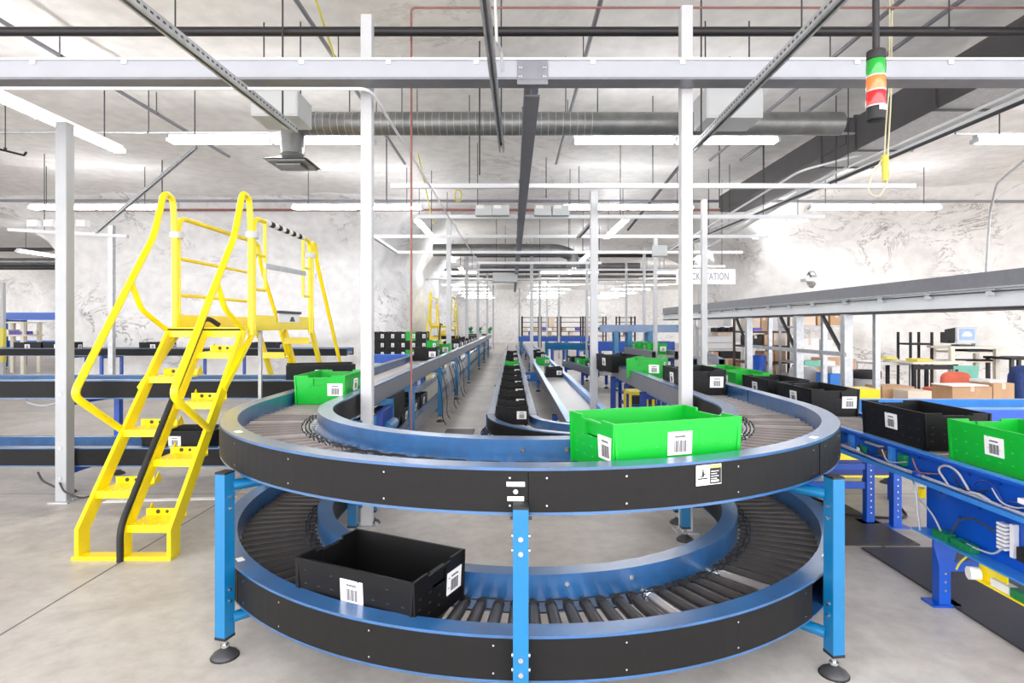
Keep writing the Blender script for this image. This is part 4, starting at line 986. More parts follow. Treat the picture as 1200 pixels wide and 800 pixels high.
pipe('white conduit that kinks above the right aisle', [(X(1020, 7.6), 7.6, Z(178, 7.6)), (X(938, 7.8), 7.8, Z(200, 7.8)), (X(800, 12), 12, Z(284, 12)), (X(770, 15), 15, Z(303, 15))], 0.016, 'white', fil=0.15)
pipe('black pipe stub with upturned end in the upper left corner', [(X(-20, 7), 7, Z(170, 7)), (X(28, 7.4), 7.4, Z(182, 7.4)), (X(31, 7.4), 7.4, Z(178, 7.4))], 0.014, 'blackpipe', fil=0.01, hangers=(0.5,))
pipe('dark pipe slanting under the ceiling right of centre', [(X(806, 9.5), 9.5, 4.22), (X(736, 15.5), 15.5, 4.0)], 0.03, 'darksteel')
pipe('silver conduit jogging down beside the top centre strut', [(X(575, 3.6), 3.6, 4.3), (X(582, 3.75), 3.75, Z(50, 3.75)), (X(587, 3.85), 3.85, Z(58, 3.85)), (X(589, 3.93), 3.93, Z(84, 3.93))], 0.011, 'galv', fil=0.03)
pipe('grey conduit climbing the right rock wall', [(X(1155, 11.3), 11.3, Z(325, 11.3)), (X(1160, 11.0), 11.0, Z(250, 11.0)), (X(1168, 10.6), 10.6, Z(215, 10.6)), (X(1200, 9.8), 9.8, Z(188, 9.8))], 0.02, 'galv', fil=0.1)
pipe('thin rod of pale pipe hanging by the rock pillar corner', [(X(437, 11.3), 11.3, Z(255, 11.3)), (X(437, 11.3), 11.3, 0.95)], 0.012, 'white')
for k, (y, z, m, r) in enumerate(((20.0, 3.55, 'blackpipe', 0.06), (22.0, 3.4, 'duct', 0.12), (25.0, 3.5, 'darksteel', 0.1), (30.0, 3.6, 'duct', 0.14))):
    pipe('distant crosswise service pipe, %s from the front' % ORD[k], [(-1.2 if y < 24 else -3.2, y, z + 0.3), (4.8 if y < 23 else 9.5, y, z + 0.3)], r, m, group='distant service pipes')
    pipe('service pipe far left beyond the rock pillar, %s from the front' % ORD[k], [(-21, y - 2, z + 0.25), (-13.4, y - 2, z + 0.25)], r, m, group='service pipes far left')

# free hanging rods with clips
for k, (px, d, py) in enumerate(((190, 10.5, 235), (562, 6.2, 205), (453, 8.8, 235), (1040, 6.5, 176), (640, 10.5, 232), (843, 9.5, 244), (895, 9.0, 240), (988, 9.0, 200))):
    MBr = MB().cyl((X(px, d), d, Z(py, d)), (X(px, d), d, CEIL + 0.08), 0.009, n=6); o = MBr.build('hanging_rod', 'darksteel')
    tag(o, 'bare dark hanging rod under the ceiling, %s from the left' % ORD[[190, 453, 562, 640, 843, 895, 988, 1040].index(px)], 'rod', 'bare hanging rods')

# ------------------------------------------------------------------ ducts and boxes
dt = thing('round_duct', 'round galvanised duct running crosswise behind the nearest lights', 'duct', (-2.3, 6.5, 3.7))
dz, dy = Z(145, 6.5), 6.5
b = MB(); b.tube([(X(343, dy), dy, Z(181, dy)), (X(343, dy), dy, dz - 0.06), (X(352, dy), dy, dz), (X(700, dy), dy, dz)], 0.125, 20, 0, 0.16)
b.build('spiral_run', 'duct', dt); MB().cyl((X(700, dy), dy, dz), (X(985, dy), dy, dz), 0.125, n=20).build('run', 'duct', dt)
b = MB()
for k in range(40): b.tube([(X(365 + 8.4 * k, dy), dy + 0.1265 * math.cos(a * PI / 12), dz + 0.1265 * math.sin(a * PI / 12)) for a in range(24)], 0.0035, 5, closed=True)
b.build('spiral_seams', 'galv', dt)['kind'] = 'stuff'
c = Vector((X(343, dy), dy, Z(190, dy)))
b = MB(); vs = [c + Vector((sx * 0.09, sy * 0.09, 0.05)) for sx, sy in ((-1, -1), (1, -1), (1, 1), (-1, 1))] + [c + Vector((sx * 0.24, sy * 0.24, -0.02)) for sx, sy in ((-1, -1), (1, -1), (1, 1), (-1, 1))]
b.add(vs, [(0, 1, 5, 4), (1, 2, 6, 5), (2, 3, 7, 6), (3, 0, 4, 7), (0, 3, 2, 1)]); b.box(c + Vector((0, 0, -0.03)), (0.42, 0.42, 0.02)); b.box(c + Vector((0, 0, -0.055)), (0.26, 0.26, 0.02))
b.build('diffuser', 'duct', dt)
for f in (0.2, 0.5, 0.8): MB().cyl((X(343 + 640 * f, dy), dy, dz + 0.12), (X(343 + 640 * f, dy), dy, CEIL + 0.06), 0.006, n=6).build('hanger_rod', 'darksteel', dt)
d2 = thing('round_duct', 'distant round duct with a downward elbow over the aisle', 'duct', (-2, 16, 3.5))
MB().tube([(X(508, 16), 16, Z(293, 16)), (X(655, 16), 16, Z(293, 16)), (X(672, 16), 16.2, Z(298, 16)), (X(672, 16), 16.2, Z(312, 16))], 0.17, 18, 0, 0.3).build('run', 'duct', d2)
bd = thing('square_duct', 'large charcoal rectangular duct slanting into the upper right corner', 'duct', (5, 6, 3.8))
x0 = 4.35
b = MB(); b.box((x0 + 0.35, 5.6, 3.9), (0.7, 5.2, 0.42)); b.build('main_run', 'darkduct', bd, 0.01)
MB().box((x0 + 0.3, 9.9, 4.0), (0.62, 4.6, 0.34)).build('far_run', 'darkduct', bd)
for y in (3.0, 4.5, 6.0, 7.4, 8.2): MB().box((x0 + 0.35, y, 3.9), (0.74, 0.035, 0.46)).build('flange', 'darkduct', bd)
MB().box((x0 + 0.35, 5.6, 3.688), (0.68, 5.15, 0.006)).build('lit_bottom', 'galv', bd)  # paler sheet added; the lit underside is put into its colour
for k, (xa, xb, ya, yb2, d, w) in enumerate(((296, 351, 108, 138, 5.6, 'behind the slotted strut on the left'), (826, 892, 103, 140, 5.6, 'behind the slotted strut on the right'))):
    t = thing('hanging_enclosure', 'grey rectangular enclosure hung under the ceiling %s' % w, 'box', (X((xa + xb) / 2, d), d, Z(yb2, d)), 'hanging enclosures')
    c = Vector((X((xa + xb) / 2, d), d + 0.15, Z((ya + yb2) / 2, d))); s = (X(xb, d) - X(xa, d), 0.4, Z(ya, d) - Z(yb2, d))
    MB().box(c, s).build('case', 'greybox', t, 0.008); MB().box(c - Vector((0, s[1] / 2 + 0.003, 0)), (s[0] * 0.94, 0.006, s[2] * 0.86)).build('cover', 'greybox', t)
    for sx in (-1, 1): MB().cyl(c + Vector((sx * s[0] * 0.4, 0, s[2] / 2)), (c.x + sx * s[0] * 0.4, c.y, CEIL + 0.06), 0.007, n=6).build('hanger_rod', 'darksteel', t)
for k, (px, w) in enumerate(((567, 'first from the left'), (587, 'second from the left'), (636, 'third from the left'), (657, 'fourth from the left'))):
    d = 9.5; t = thing('power_supply_box', 'pale grey power box on the crosswise strut by the centre beam, %s' % w, 'box', (X(px, d), d, Z(254, d)), 'power boxes by the centre beam')
    MB().box((X(px, d), d, Z(247.5, d)), (0.27, 0.16, 0.16)).build('case', 'greybox', t, 0.006); MB().box((X(px - 4, d), d - 0.083, Z(243.5, d)), (0.12, 0.006, 0.055)).build('label_plate', 'paper', t)
t = thing('power_supply_box', 'pale green-grey power box far down the aisle under the beam', 'box', (X(592, 19), 19, 3.0)); MB().box((X(592, 19), 19, Z(325, 19)), (0.8, 0.3, 0.3)).build('case', 'greybox', t, 0.006); MB().cyl((X(592, 19), 19, Z(318, 19)), (X(592, 19), 19, CEIL + 0.06), 0.008, n=6).build('hanger_rod', 'darksteel', t)
for k, px in enumerate((40, 59, 97)):
    d = 10.1; t = thing('power_supply_box', 'pale box on the short strut by the left rock pillar, %s' % ('leftmost', 'middle one', 'right of the grey post')[k], 'box', (X(px, d), d, Z(268, d))); MB().box((X(px, d), d, Z(262, d)), (0.16, 0.12, 0.12)).build('case', 'white', t, 0.005)
t = thing('power_supply_box', 'pale box mounted on the post behind the near right post', 'box', (X(773, 11.0), 11, Z(298, 11))); MB().box((X(773, 11.0), 11, Z(294, 11)), (0.26, 0.14, 0.2)).build('case', 'greybox', t, 0.005)

# ------------------------------------------------------------------ stack light
d = 2.4; sx = X(1026.5, d)
st = thing('stack_light', 'hanging signal tower with green, orange and red lenses on a black pole', 'signal light', (sx, d, Z(143, d)))
MB().cyl((sx, d, Z(60, d)), (sx, d, CEIL + 0.06), 0.013, n=14).build('pole', 'blackpipe', st)
def band(nm, ya, yb, r, m): MB().lathe((sx, d, 0), [(0, Z(yb, d)), (r * 0.96, Z(yb, d)), (r, Z(yb, d) + 0.003), (r, Z(ya, d) - 0.003), (r * 0.96, Z(ya, d)), (0, Z(ya, d))], 28).build(nm, m, st)
band('cap', 60, 71, 0.035, 'rubber'); band('green_lens', 71, 90, 0.036, 'sgreen'); band('orange_lens', 90.5, 107, 0.036, 'sorange'); band('red_lens', 107.5, 125, 0.036, 'sred'); band('base', 125.5, 141, 0.034, 'rubber')
for y in (90.2, 107.2, 125.2): MB().lathe((sx, d, Z(y, d)), [(0.036, -0.003), (0.0375, -0.002), (0.0375, 0.002), (0.036, 0.003)], 28).build('ring', 'greybox', st)
MB().box((sx + 0.008, d - 0.034, Z(129, d)), (0.032, 0.004, 0.018), 0.2).build('sticker', 'paper', st)
# yellow cable with loops next to it
cy = thing('hanging_cable', 'pale yellow cable coiled in loops below the beam at right', 'cable', (X(1040, 5), 5, 3))
d = 5.0
MB().tube([(X(1043, d), d, CEIL), (X(1042, d), d, Z(100, d)), (X(1038, d), d, Z(150, d)), (X(1036, d), d, Z(190, d)), (X(1042, d), d, Z(210, d)), (X(1030, d), d, Z(232, d)), (X(1016, d), d, Z(225, d)), (X(1022, d), d, Z(205, d)), (X(1034, d), d, Z(186, d))], 0.006, 8, 0, 0.1).build('loop', 'cablebeige', cy)
MB().tube([(X(1046, d), d, CEIL), (X(1044, d), d, Z(120, d)), (X(1040, d), d, Z(185, d)), (X(1043, d), d, Z(208, d))], 0.007, 8, 0, 0.1).build('plug_lead', 'cablebeige', cy)
MB().cyl((X(1037, d), d, Z(182, d)), (X(1037, d), d, Z(212, d)), 0.03, 0.022, n=10).build('plug', 'cableyellow', cy)
d = 10
cz = thing('hanging_cable', 'yellow cable loop left of the centre beam', 'cable', (X(537, d), d, 3.8)); MB().tube([(X(490, d), d, CEIL), (X(505, d), d, Z(250, d)), (X(510, d), d, Z(262, d))], 0.012, 7, 0, 0.1).build('lead', 'cableyellow', cz)
MB().tube([(X(537 + 4 * math.cos(a), d), d, Z(229 - 7 * math.sin(a), d)) for a in [k * PI / 8 for k in range(16)]], 0.012, 7, closed=True).build('loop', 'cableyellow', cz)
pipe('yellow cable slanting from the top edge left of centre', [(X(358, 4.7), 4.7, 4.35), (X(400, 6.0), 6.0, 4.0), (X(425, 6.9), 6.9, Z(85, 6.9)), (X(436, 7.0), 7.0, Z(185, 7))], 0.01, 'cableyellow', 'cable', name='hanging_cable', fil=0.2)

# ------------------------------------------------------------------ sign
d = 12.0
sg = thing('hanging_sign', 'white PACK STATION sign hung behind the right posts', 'sign', (X(827, d), d, Z(333, d)))
MB().box((X(827, d), d, Z(324, d)), (X(861.5, d) - X(792, d), 0.03, Z(315, d) - Z(333, d))).build('panel', 'white', sg, 0.004)
cu = bpy.data.curves.new('lettering', 'FONT'); cu.body = 'PACK STATION'; cu.size = 0.2; cu.align_x = 'CENTER'; cu.align_y = 'CENTER'; cu.extrude = 0.001; cu.space_character = 1.08
cu.materials.append(M['greyguard']); tmp = bpy.data.objects.new('lettering_curve', cu); COL.objects.link(tmp); bpy.context.view_layer.update(); tme = bpy.data.meshes.new_from_object(tmp.evaluated_get(bpy.context.evaluated_depsgraph_get())); bpy.data.objects.remove(tmp); to = bpy.data.objects.new('lettering', tme); COL.objects.link(to); to.location = (X(827.5, d), d - 0.018, Z(324.3, d)); to.rotation_euler = (PI / 2, 0, 0); to.scale = (0.62, 1.0, 1); to.parent = sg; to.matrix_parent_inverse = base_of(sg).inverted()
MB().box((X(830, d), d, Z(312, d)), (0.7, 0.03, 0.05)).build('hanger_bar', 'white', sg)
for px in (812, 846): MB().cyl((X(px, d), d, Z(315, d)), (X(px, d), d, CEIL + 0.06), 0.006, n=6).build('hanger_rod', 'darksteel', sg)

# ------------------------------------------------------------------ overhead sorter rail on the right
A4 = 4.0
orl = thing('overhead_conveyor', 'long grey and white raised conveyor rail sloping across the right side on columns', 'conveyor', (A4, 6, 0))
def ov(px, yy): d = A4 * F / (px - VX); return (A4, d, Z(yy, d))
y0, y1 = 3.6, 15.5
MB().box((A4, (y0 + y1) / 2, 1.855), (0.012, y1 - y0, 0.13)).build('upper_band', 'greyguard', orl)
MB().box((A4 + 0.2, (y0 + y1) / 2, 1.71), (0.36, y1 - y0, 0.17)).build('channel_box', 'white', orl)
MB().box((A4 - 0.012, (y0 + y1) / 2, 1.782), (0.06, y1 - y0, 0.012)).build('ledge', 'galv', orl)
MB().box((A4 + 0.2, (y0 + y1) / 2, 1.612), (0.40, y1 - y0, 0.022)).build('bottom_rail', 'darksteel', orl)
MB().cyl((A4 - 0.02, y0, 1.75), (A4 - 0.02, y1, 1.75), 0.006, n=6).build('sensor_cable', 'darksteel', orl)
for px in (1163, 1090, 1034, 992, 954, 926, 902, 880, 862, 846, 832, 820):
    d = A4 * F / (px - VX); MB().box((A4 - 0.02, d, 1.735), (0.04, 0.05, 0.035)).cyl((A4 - 0.03, d - 0.06, 1.765), (A4 - 0.03, d + 0.05, 1.765), 0.008, n=6).build('sensor', 'greybox', orl)
for px, zt in ((990, 1.6), (934, 1.6), (876, 1.6)):
    d = A4 * F / (px - VX)
    b = MB().box((A4 + 0.02, d, zt / 2), (0.1, 0.1, zt)).box((A4 + 0.02, d, 0.006), (0.2, 0.2, 0.012)); b.build('column', 'galv', orl, 0.005)
    MB().bar((A4 + 0.02, d, 1.05), (A4 + 0.02, d + 0.55, 1.6), 0.035, 0.035).build('brace', 'darksteel', orl)
    MB().box((A4 + 0.38, d, zt / 2), (0.06, 0.06, zt)).build('column', 'galv', orl)
d = A4 * F / 390
MB().box((A4 - 0.0, 8.3, 1.12), (0.05, 2.7, 0.05)).build('tie_bar', 'galv', orl)
mc = thing('convex_mirror', 'small round convex mirror on the right rock wall above the raised rail', 'mirror', (X(951, 11.8), 11.8, Z(327, 11.8)))
MB().lathe((0, 0, 0), [(0, 0.09), (0.06, 0.08), (0.11, 0.05), (0.14, 0.0)], 20).build('dome', 'chrome', mc)
mo = [o for o in COL.objects if o.parent == mc][-1]; mo.matrix_parent_inverse = Matrix.Identity(4); mo.rotation_euler = (PI / 2, 0, 0); mo.scale = (0.8, 1.3, 1)
MB().box((X(951, 12.0), 12.1, Z(327, 12)), (0.06, 0.6, 0.06)).build('arm', 'greybox', mc)

# ------------------------------------------------------------------ packing area at the right, in front of the rock wall
def carton(label, xa, xb, ya, yb, d, m='cardboard', dep=0.4, tape=True, rz=0.0, group=None, name='carton'):
    x0, x1, zt, zb = X(xa, d), X(xb, d), Z(ya, d), Z(yb, d)
    if zb < 0.03: zb = 0.0
    t = thing(name, label, 'box', ((x0 + x1) / 2, d + dep / 2, zb), group)
    c = Vector(((x0 + x1) / 2, d + dep / 2, (zt + zb) / 2))
    MB().box(c, (x1 - x0, dep, zt - zb), rz).build('case', m, t, 0.006)
    if tape:
        b = MB(); b.box(c + Vector((0, 0, (zt - zb) / 2 + 0.001)), (0.05, dep * 0.98, 0.003), rz)
        b.box(c + Matrix.Rotation(rz, 3, 'Z') @ Vector((0, -dep / 2 - 0.001, (zt - zb) * 0.35)), (0.05, 0.003, (zt - zb) * 0.3), rz); b.build('tape', 'palecard', t)
    return t
def rack(label, xa, xb, ytop, d, shelves, m='white', dep=0.6, name='shelving_rack', pw=0.05, group=None):
    x0, x1 = X(xa, d), X(xb, d); zt = Z(ytop, d)
    t = thing(name, label, 'rack', ((x0 + x1) / 2, d, 0), group)
    for x in (x0, x1):
        for y in (d, d + dep): MB().box((x, y, zt / 2), (pw, pw, zt)).build('upright', m, t)
    for ys in shelves: MB().box(((x0 + x1) / 2, d + dep / 2, Z(ys, d) - 0.0175), (x1 - x0, dep, 0.035)).build('shelf', m, t)
    return t
d = 10.9
rack('pale shelving rack with white cartons in front of the rock wall', 934, 990, 366, d, (382, 424, 440), 'post', 0.7)
carton('white carton on the middle shelf, left of two', 938, 960, 396, 423.3, d, 'white')
carton('white carton on the middle shelf, right of two', 968, 988, 398, 423.3, d, 'white')
carton('pale open carton on the top shelf', 940, 956, 369, 381, d, 'palecard'); carton('brown carton on the top shelf, left of two', 958, 971, 367, 381, d); carton('brown carton on the top shelf, right of two', 973, 988, 368, 381, d)
carton('dark flat tray under the white cartons', 940, 986, 429, 439.4, d, 'browncard', tape=False)
carton('long beige carton low beside the rack', 968, 1003, 420, 455, 9.9, 'cardboard', 0.5)
carton('pale cardboard carton in front of the trash can', 966, 986, 436, 600, 9.0, 'palecard', 0.4)
carton('blue crate behind the conveyor totes', 973, 1000, 438, 600, 8.6, 'bluetote', 0.4, False); carton('white foam box on the blue crate', 975, 999, 430, 437.6, 8.6, 'white', 0.36, False)
gb = thing('padded_bag', 'grey quilted bag on the packing bench', 'bag', (X(940, 9.2), 9.2, Z(452, 9.2)))
b = MB(); b.lathe((X(941, 9.4), 9.4, 0), [(0, Z(450, 9.4) ), (0.2, Z(450, 9.4)), (0.23, Z(446, 9.4)), (0.2, Z(432, 9.4)), (0.15, Z(429, 9.4)), (0, Z(429.5, 9.4))], 14); b.build('body', 'can', gb)
MB().tube([(X(930, 9.3), 9.3, Z(432, 9.3)), (X(938, 9.2), 9.2, Z(427, 9.3)), (X(948, 9.3), 9.3, Z(431, 9.3))], 0.02, 8, 0, 0.08).build('strap', 'greybox', gb)
carton('plain brown carton on the packing bench under the teal case', 953, 979, 430.2, 450.4, 9.68, 'cardboard', 0.34)
carton('pale teal folded case on the bench behind the grey bag', 943, 965, 423, 430, 9.7, 'teal', 0.3, False); carton('small white packet beside the teal case', 966, 979, 423, 430, 9.7, 'white', 0.25, False)
bench = thing('packing_bench', 'pale packing bench holding the grey bag', 'bench', (X(950, 9.6), 9.6, 0))
MB().box((X(951, 9.6), 9.6, Z(452, 9.6)), (0.95, 0.8, 0.04)).build('bench_top', 'beige', bench)
for x in (X(922, 9.6), X(980, 9.6)):
    for y in (9.25, 9.95): MB().box((x, y, Z(452, 9.6) / 2), (0.05, 0.05, Z(452, 9.6))).build('leg', 'galv', bench)
d = 11.6
rack('brown shelving rack crowded with cartons left of the wall edge', 876, 924, 368, d, (388, 405, 424, 440), 'browncard', 0.7, pw=0.04)
k = 0
for ys, items in ((387.4, ((878, 891, 372, 'palecard'), (892, 899, 370, 'cardboard'), (903, 921, 371, 'white'))), (404.4, ((878, 893, 393, 'ink'), (896, 906, 392, 'cardboard'), (907, 921, 390, 'palecard'))), (423.4, ((896, 907, 412, 'cardboard'), (908, 921, 410, 'cardboard'))), (439.4, ((896, 908, 428, 'cardboard'), (909, 921, 427, 'palecard')))):
    for xa, xb, ya, m in items:
        nmm = {'palecard': 'pale', 'cardboard': 'brown', 'white': 'white', 'ink': 'black'}[m]
        carton('%s carton on the crowded brown rack, %s shelf, %s' % (nmm, ('top', 'second', 'third', 'bottom')[(387.4, 404.4, 423.4, 439.4).index(ys)], ('left', 'middle', 'right')[[i[0] for i in items].index(xa)]), xa, xb, ya, ys, d, m, 0.45)
carton('purple folded cloth bundle on the crowded brown rack', 883, 893, 384, 387.4, 11.5, 'purple', 0.3, False, name='cloth_bundle')
bl = thing('bin', 'tall blue bin beside the crowded brown rack', 'bin', (X(888, 11.2), 11.2, 0)); MB().lathe((X(888, 11.2), 11.2, 0), [(0, 0), (0.12, 0), (0.15, Z(414, 12)), (0.135, Z(414, 12)), (0.11, 0.03), (0, 0.03)], 18).build('bucket', 'deep', bl)
d = 13.4
rack('white shelving rack with long white boxes behind the right conveyor leg', 828, 872, 374, d, (382, 409, 425), 'white', 0.7)
carton('long white box on the white rack, upper row', 828, 858, 394, 401, d, 'white', 0.5, False); carton('long white box on the white rack, lower row', 828, 871, 401.4, 408.5, d, 'white', 0.6, False)
carton('small pale box on top of the long white box', 841, 858, 389.5, 393.6, d, 'palecard', 0.4); carton('brown carton below the white boxes, left', 828, 842, 412, 424.4, d); carton('dark crate below the white boxes, right', 844, 868, 412, 424.4, d, 'ink', tape=False)
carton('wide brown carton on the floor by the grey column', 836, 868, 421, 448, 12.5); 
for k, xx in enumerate((838, 846, 853, 857)): carton('upright dark binder on the white rack top shelf, %s from the left' % ORD[k], xx, xx + 3, 384 - (k % 2), 389 , d - 0.1, 'ink', 0.3, False, name='binder', group='binders on the white rack')
# dark tote storage rack under the right leg and the yellow stool
rk = rack('dark rack stuffed with bins under the right conveyor', 735, 772, 440, 8.9, (447, 462, 474), 'navy', 0.6)
for k, (xa, xb, yb2) in enumerate(((737, 750, 461.6), (753, 768, 461.6), (737, 751, 473.6), (754, 769, 473.6))):
    carton('black bin in the dark rack under the right conveyor, %s %s' % (('upper', 'lower')[k // 2], ('left', 'right')[k % 2]), xa, xb, yb2 - 9, yb2, 8.95, 'ink', 0.4, False, name='storage_bin')
ys_ = thing('step_stool', 'yellow step stool under the right conveyor leg', 'stool', (X(752, 7.6), 7.6, 0))
MB().box((X(752, 7.6), 7.8, Z(461, 7.6)), (0.3, 0.4, 0.04)).build('step', 'yellow', ys_)
for px in (739, 766):
    for yy in (7.62, 7.98): MB().box((X(px, 7.6), yy, Z(461, 7.6) / 2), (0.03, 0.03, Z(461, 7.6))).build('leg', 'yellow', ys_)
# bin, desks, chair
d = 9.6
tc = thing('trash_can', 'round grey trash can with a black liner in front of the rock wall', 'trash can', (X(1015, d), d, 0))
MB().lathe((X(1015, d), d, 0), [(0, 0), (0.17, 0), (0.205, Z(440, d)), (0.195, Z(440, d)), (0.165, 0.02), (0, 0.02)], 24).build('body', 'can', tc)
MB().lathe((X(1015, d), d, 0), [(0.208, Z(443, d)), (0.216, Z(440, d)), (0.214, Z(434.5, d)), (0.19, Z(433.5, d)), (0.17, Z(438, d)), (0.1, Z(450, d)), (0, Z(452, d))], 24).build('liner', 'rubber', tc)
def desk(label, xa, xb, yt, d, dep, top, legm, lw=0.04, name='table', apron=None):
    x0, x1, z = X(xa, d), X(xb, d), Z(yt, d)
    t = thing(name, label, 'table', ((x0 + x1) / 2, d, 0))
    MB().box(((x0 + x1) / 2, d + dep / 2, z - 0.02), (x1 - x0, dep, 0.04)).build('tabletop', top, t, 0.004)
    for x in (x0 + lw, x1 - lw):
        for y in (d + lw, d + dep - lw): MB().box((x, y, (z - 0.04) / 2), (lw, lw, z - 0.04)).build('leg', legm, t)
    if apron: MB().box(((x0 + x1) / 2, d + 0.04, z - 0.09), (x1 - x0 - 0.06, 0.02, 0.08)).build('apron', apron, t); MB().box(((x0 + x1) / 2, d + dep / 2, 0.28), (x1 - x0 - 0.08, dep * 0.8, 0.03)).build('lower_shelf', apron, t)
    return t
desk('light table with thin metal legs right of the trash can', 1030, 1069, 425, 10.3, 0.7, 'white', 'galv', 0.018)
desk('beige topped workbench on a black frame by the rock wall', 1070, 1126, 424, 9.9, 0.8, 'beige', 'ink', 0.05, apron='ink')
carton('yellow tray on the beige workbench', 1075, 1092, 420.5, 423.8, 9.92, 'cableyellow', 0.3, False, name='tray')
carton('yellow pad on the light table', 1039, 1052, 418.5, 421, 10.5, 'cableyellow', 0.25, False, name='pad').location.z += 0
rack('black upright shelf frame with one pale shelf behind the workbench', 1067, 1092, 389, 10.9, (402,), 'ink', 0.35, pw=0.035)
ds_ = desk('beige computer desk with shelves by the rock wall', 1114, 1176, 406, 10.4, 0.6, 'beige', 'beige', 0.07, name='computer_desk')
for ys in (413, 424): MB().box((X(1148, 10.4), 10.75, Z(ys, 10.4)), (X(1176, 10.4) - X(1126, 10.4), 0.5, 0.03)).build('shelf', 'beige', ds_)
carton('row of dark papers on the upper desk shelf', 1133, 1165, 409.5, 412.6, 10.5, 'ink', 0.3, False, name='paper_stack'); carton('dark keyboard tray on the lower desk shelf', 1132, 1172, 421.5, 423.6, 10.5, 'ink', 0.3, False, name='keyboard')
mo_ = thing('computer_monitor', 'bulky computer monitor with lit blue screen on the beige desk', 'monitor', (X(1131, 10.6), 10.6, Z(404, 10.6)))
dm = 10.55
MB().box((X(1132, dm), dm, Z(392.5, dm)), (0.36, 0.05, 0.30)).build('bezel', 'greybox', mo_, 0.008)
b = MB(); c = Vector((X(1131, dm), dm, Z(392, dm)))
vs = [c + Vector((sx * 0.16, 0.025, sz * 0.13)) for sx, sz in ((-1, -1), (1, -1), (1, 1), (-1, 1))] + [c + Vector((-0.05 + sx * 0.1, 0.3, sz * 0.09)) for sx, sz in ((-1, -1), (1, -1), (1, 1), (-1, 1))]
b.add(vs, [(3, 2, 1, 0), (4, 5, 6, 7), (0, 1, 5, 4), (1, 2, 6, 5), (2, 3, 7, 6), (3, 0, 4, 7)]); b.build('housing', 'darksteel', mo_)
MB().box((X(1132, dm), dm - 0.027, Z(391.5, dm)), (0.27, 0.005, 0.2)).build('screen', 'screen', mo_)
b = MB()
for k, w in enumerate((0.1, 0.15, 0.17)): b.box((X(1132, dm), dm - 0.031, Z(391.5, dm) + 0.03 - 0.028 * k), (w, 0.002, 0.016))
b.build('screen_text', 'screenwhite', mo_)
MB().box((X(1131, dm), dm + 0.08, Z(404.5, dm)), (0.24, 0.2, 0.03)).build('stand', 'darksteel', mo_)
carton('small grey speaker box beside the monitor', 1143, 1147, 393, 405.6, 10.6, 'greybox', 0.1, False, name='speaker'); carton('dark wall box left of the monitor', 1111, 1119, 389, 402, 10.75, 'darksteel', 0.2, False, name='control_box')
# task chair
dch = 9.2; cx = X(1121, dch)
ch = thing('task_chair', 'coral upholstered task chair in front of the workbench', 'chair', (cx, dch, 0))
b = MB(); n = 20; prof = []
for k in range(n): a = 2 * PI * k / n; prof.append((math.copysign(abs(math.cos(a)) ** 0.6, math.cos(a)) * 0.225, math.copysign(abs(math.sin(a)) ** 0.6, math.sin(a)) * 0.17))
zc = Z(448, dch)
vs = [(cx + u, dch - 0.02 + 0.5 * u * u, zc + v) for u, v in prof] + [(cx + u * 0.94, dch - 0.05 + 0.5 * u * u, zc + v * 0.94) for u, v in prof] + [(cx + u, dch + 0.03 + 0.5 * u * u, zc + v) for u, v in prof]
b.add(vs, [tuple(range(n, 2 * n))] + [tuple(range(3 * n - 1, 2 * n - 1, -1))] + [(i, (i + 1) % n, n + (i + 1) % n, n + i) for i in range(n)] + [(i, 2 * n + i, 2 * n + (i + 1) % n, (i + 1) % n) for i in range(n)]); b.build('backrest', 'orange', ch)
MB().box((cx, dch + 0.26, 0.42), (0.44, 0.42, 0.08)).build('seat', 'orange', ch, 0.03); MB().bar((cx, dch + 0.03, zc), (cx, dch + 0.1, 0.4), 0.05, 0.02).build('back_stem', 'ink', ch); MB().cyl((cx, dch + 0.26, 0.1), (cx, dch + 0.26, 0.4), 0.025).build('gas_column', 'ink', ch)
for k in range(5): a = 2 * PI * k / 5; MB().bar((cx, dch + 0.26, 0.1), (cx + 0.26 * math.cos(a), dch + 0.26 + 0.26 * math.sin(a), 0.05), 0.03, 0.025).cyl((cx + 0.26 * math.cos(a), dch + 0.25 + 0.26 * math.sin(a), 0.025), (cx + 0.26 * math.cos(a), dch + 0.28 + 0.26 * math.sin(a), 0.025), 0.025).build('leg', 'ink', ch)
tb = thing('chair_back', 'pale teal chair standing behind the coral chair', 'chair', (X(1131, 10.0), 10.0, 0))
MB().box((X(1131, 9.95), 9.95, Z(437, 9.95)), (0.44, 0.03, 0.26), 0, 0, 0.15).build('backrest', 'teal', tb, 0.01); MB().box((X(1131, 10), 10.15, 0.43), (0.42, 0.4, 0.03)).build('seat', 'teal', tb)
for sx in (-1, 1):
    for y in (9.97, 10.33): MB().cyl((X(1131, 10) + sx * 0.19, y, 0), (X(1131, 10) + sx * 0.19, y, 0.43 if y > 10 else 0.7), 0.012, n=8).build('leg', 'chrome', tb)
desk('low bench carrying cartons behind the blue roller conveyor', 1112, 1192, 472, 7.9, 0.6, 'wood', 'galv', 0.05)
carton('brown carton with papers on it on the low bench', 1116, 1163, 453, 471.6, 8.0, 'cardboard', 0.4); carton('brown carton at the right end of the low bench', 1164, 1189, 449, 471.6, 8.0, 'cardboard', 0.4)
carton('white papers spread on the brown carton', 1112, 1160, 451.4, 452.8, 7.95, 'paper', 0.35, False, 0.1, name='paper_stack'); carton('pale blue packet on the right brown carton', 1156, 1178, 445.4, 448.8, 8.1, 'white', 0.3, False, 0.2, name='packet')
carton('pale carton on the floor behind the yellow edge', 1064, 1092, 458, 600, 7.6, 'palecard', 0.3, False); carton('tan carton in front of the light table', 1034, 1072, 453, 600, 8.0, 'cardboard', 0.4, False)
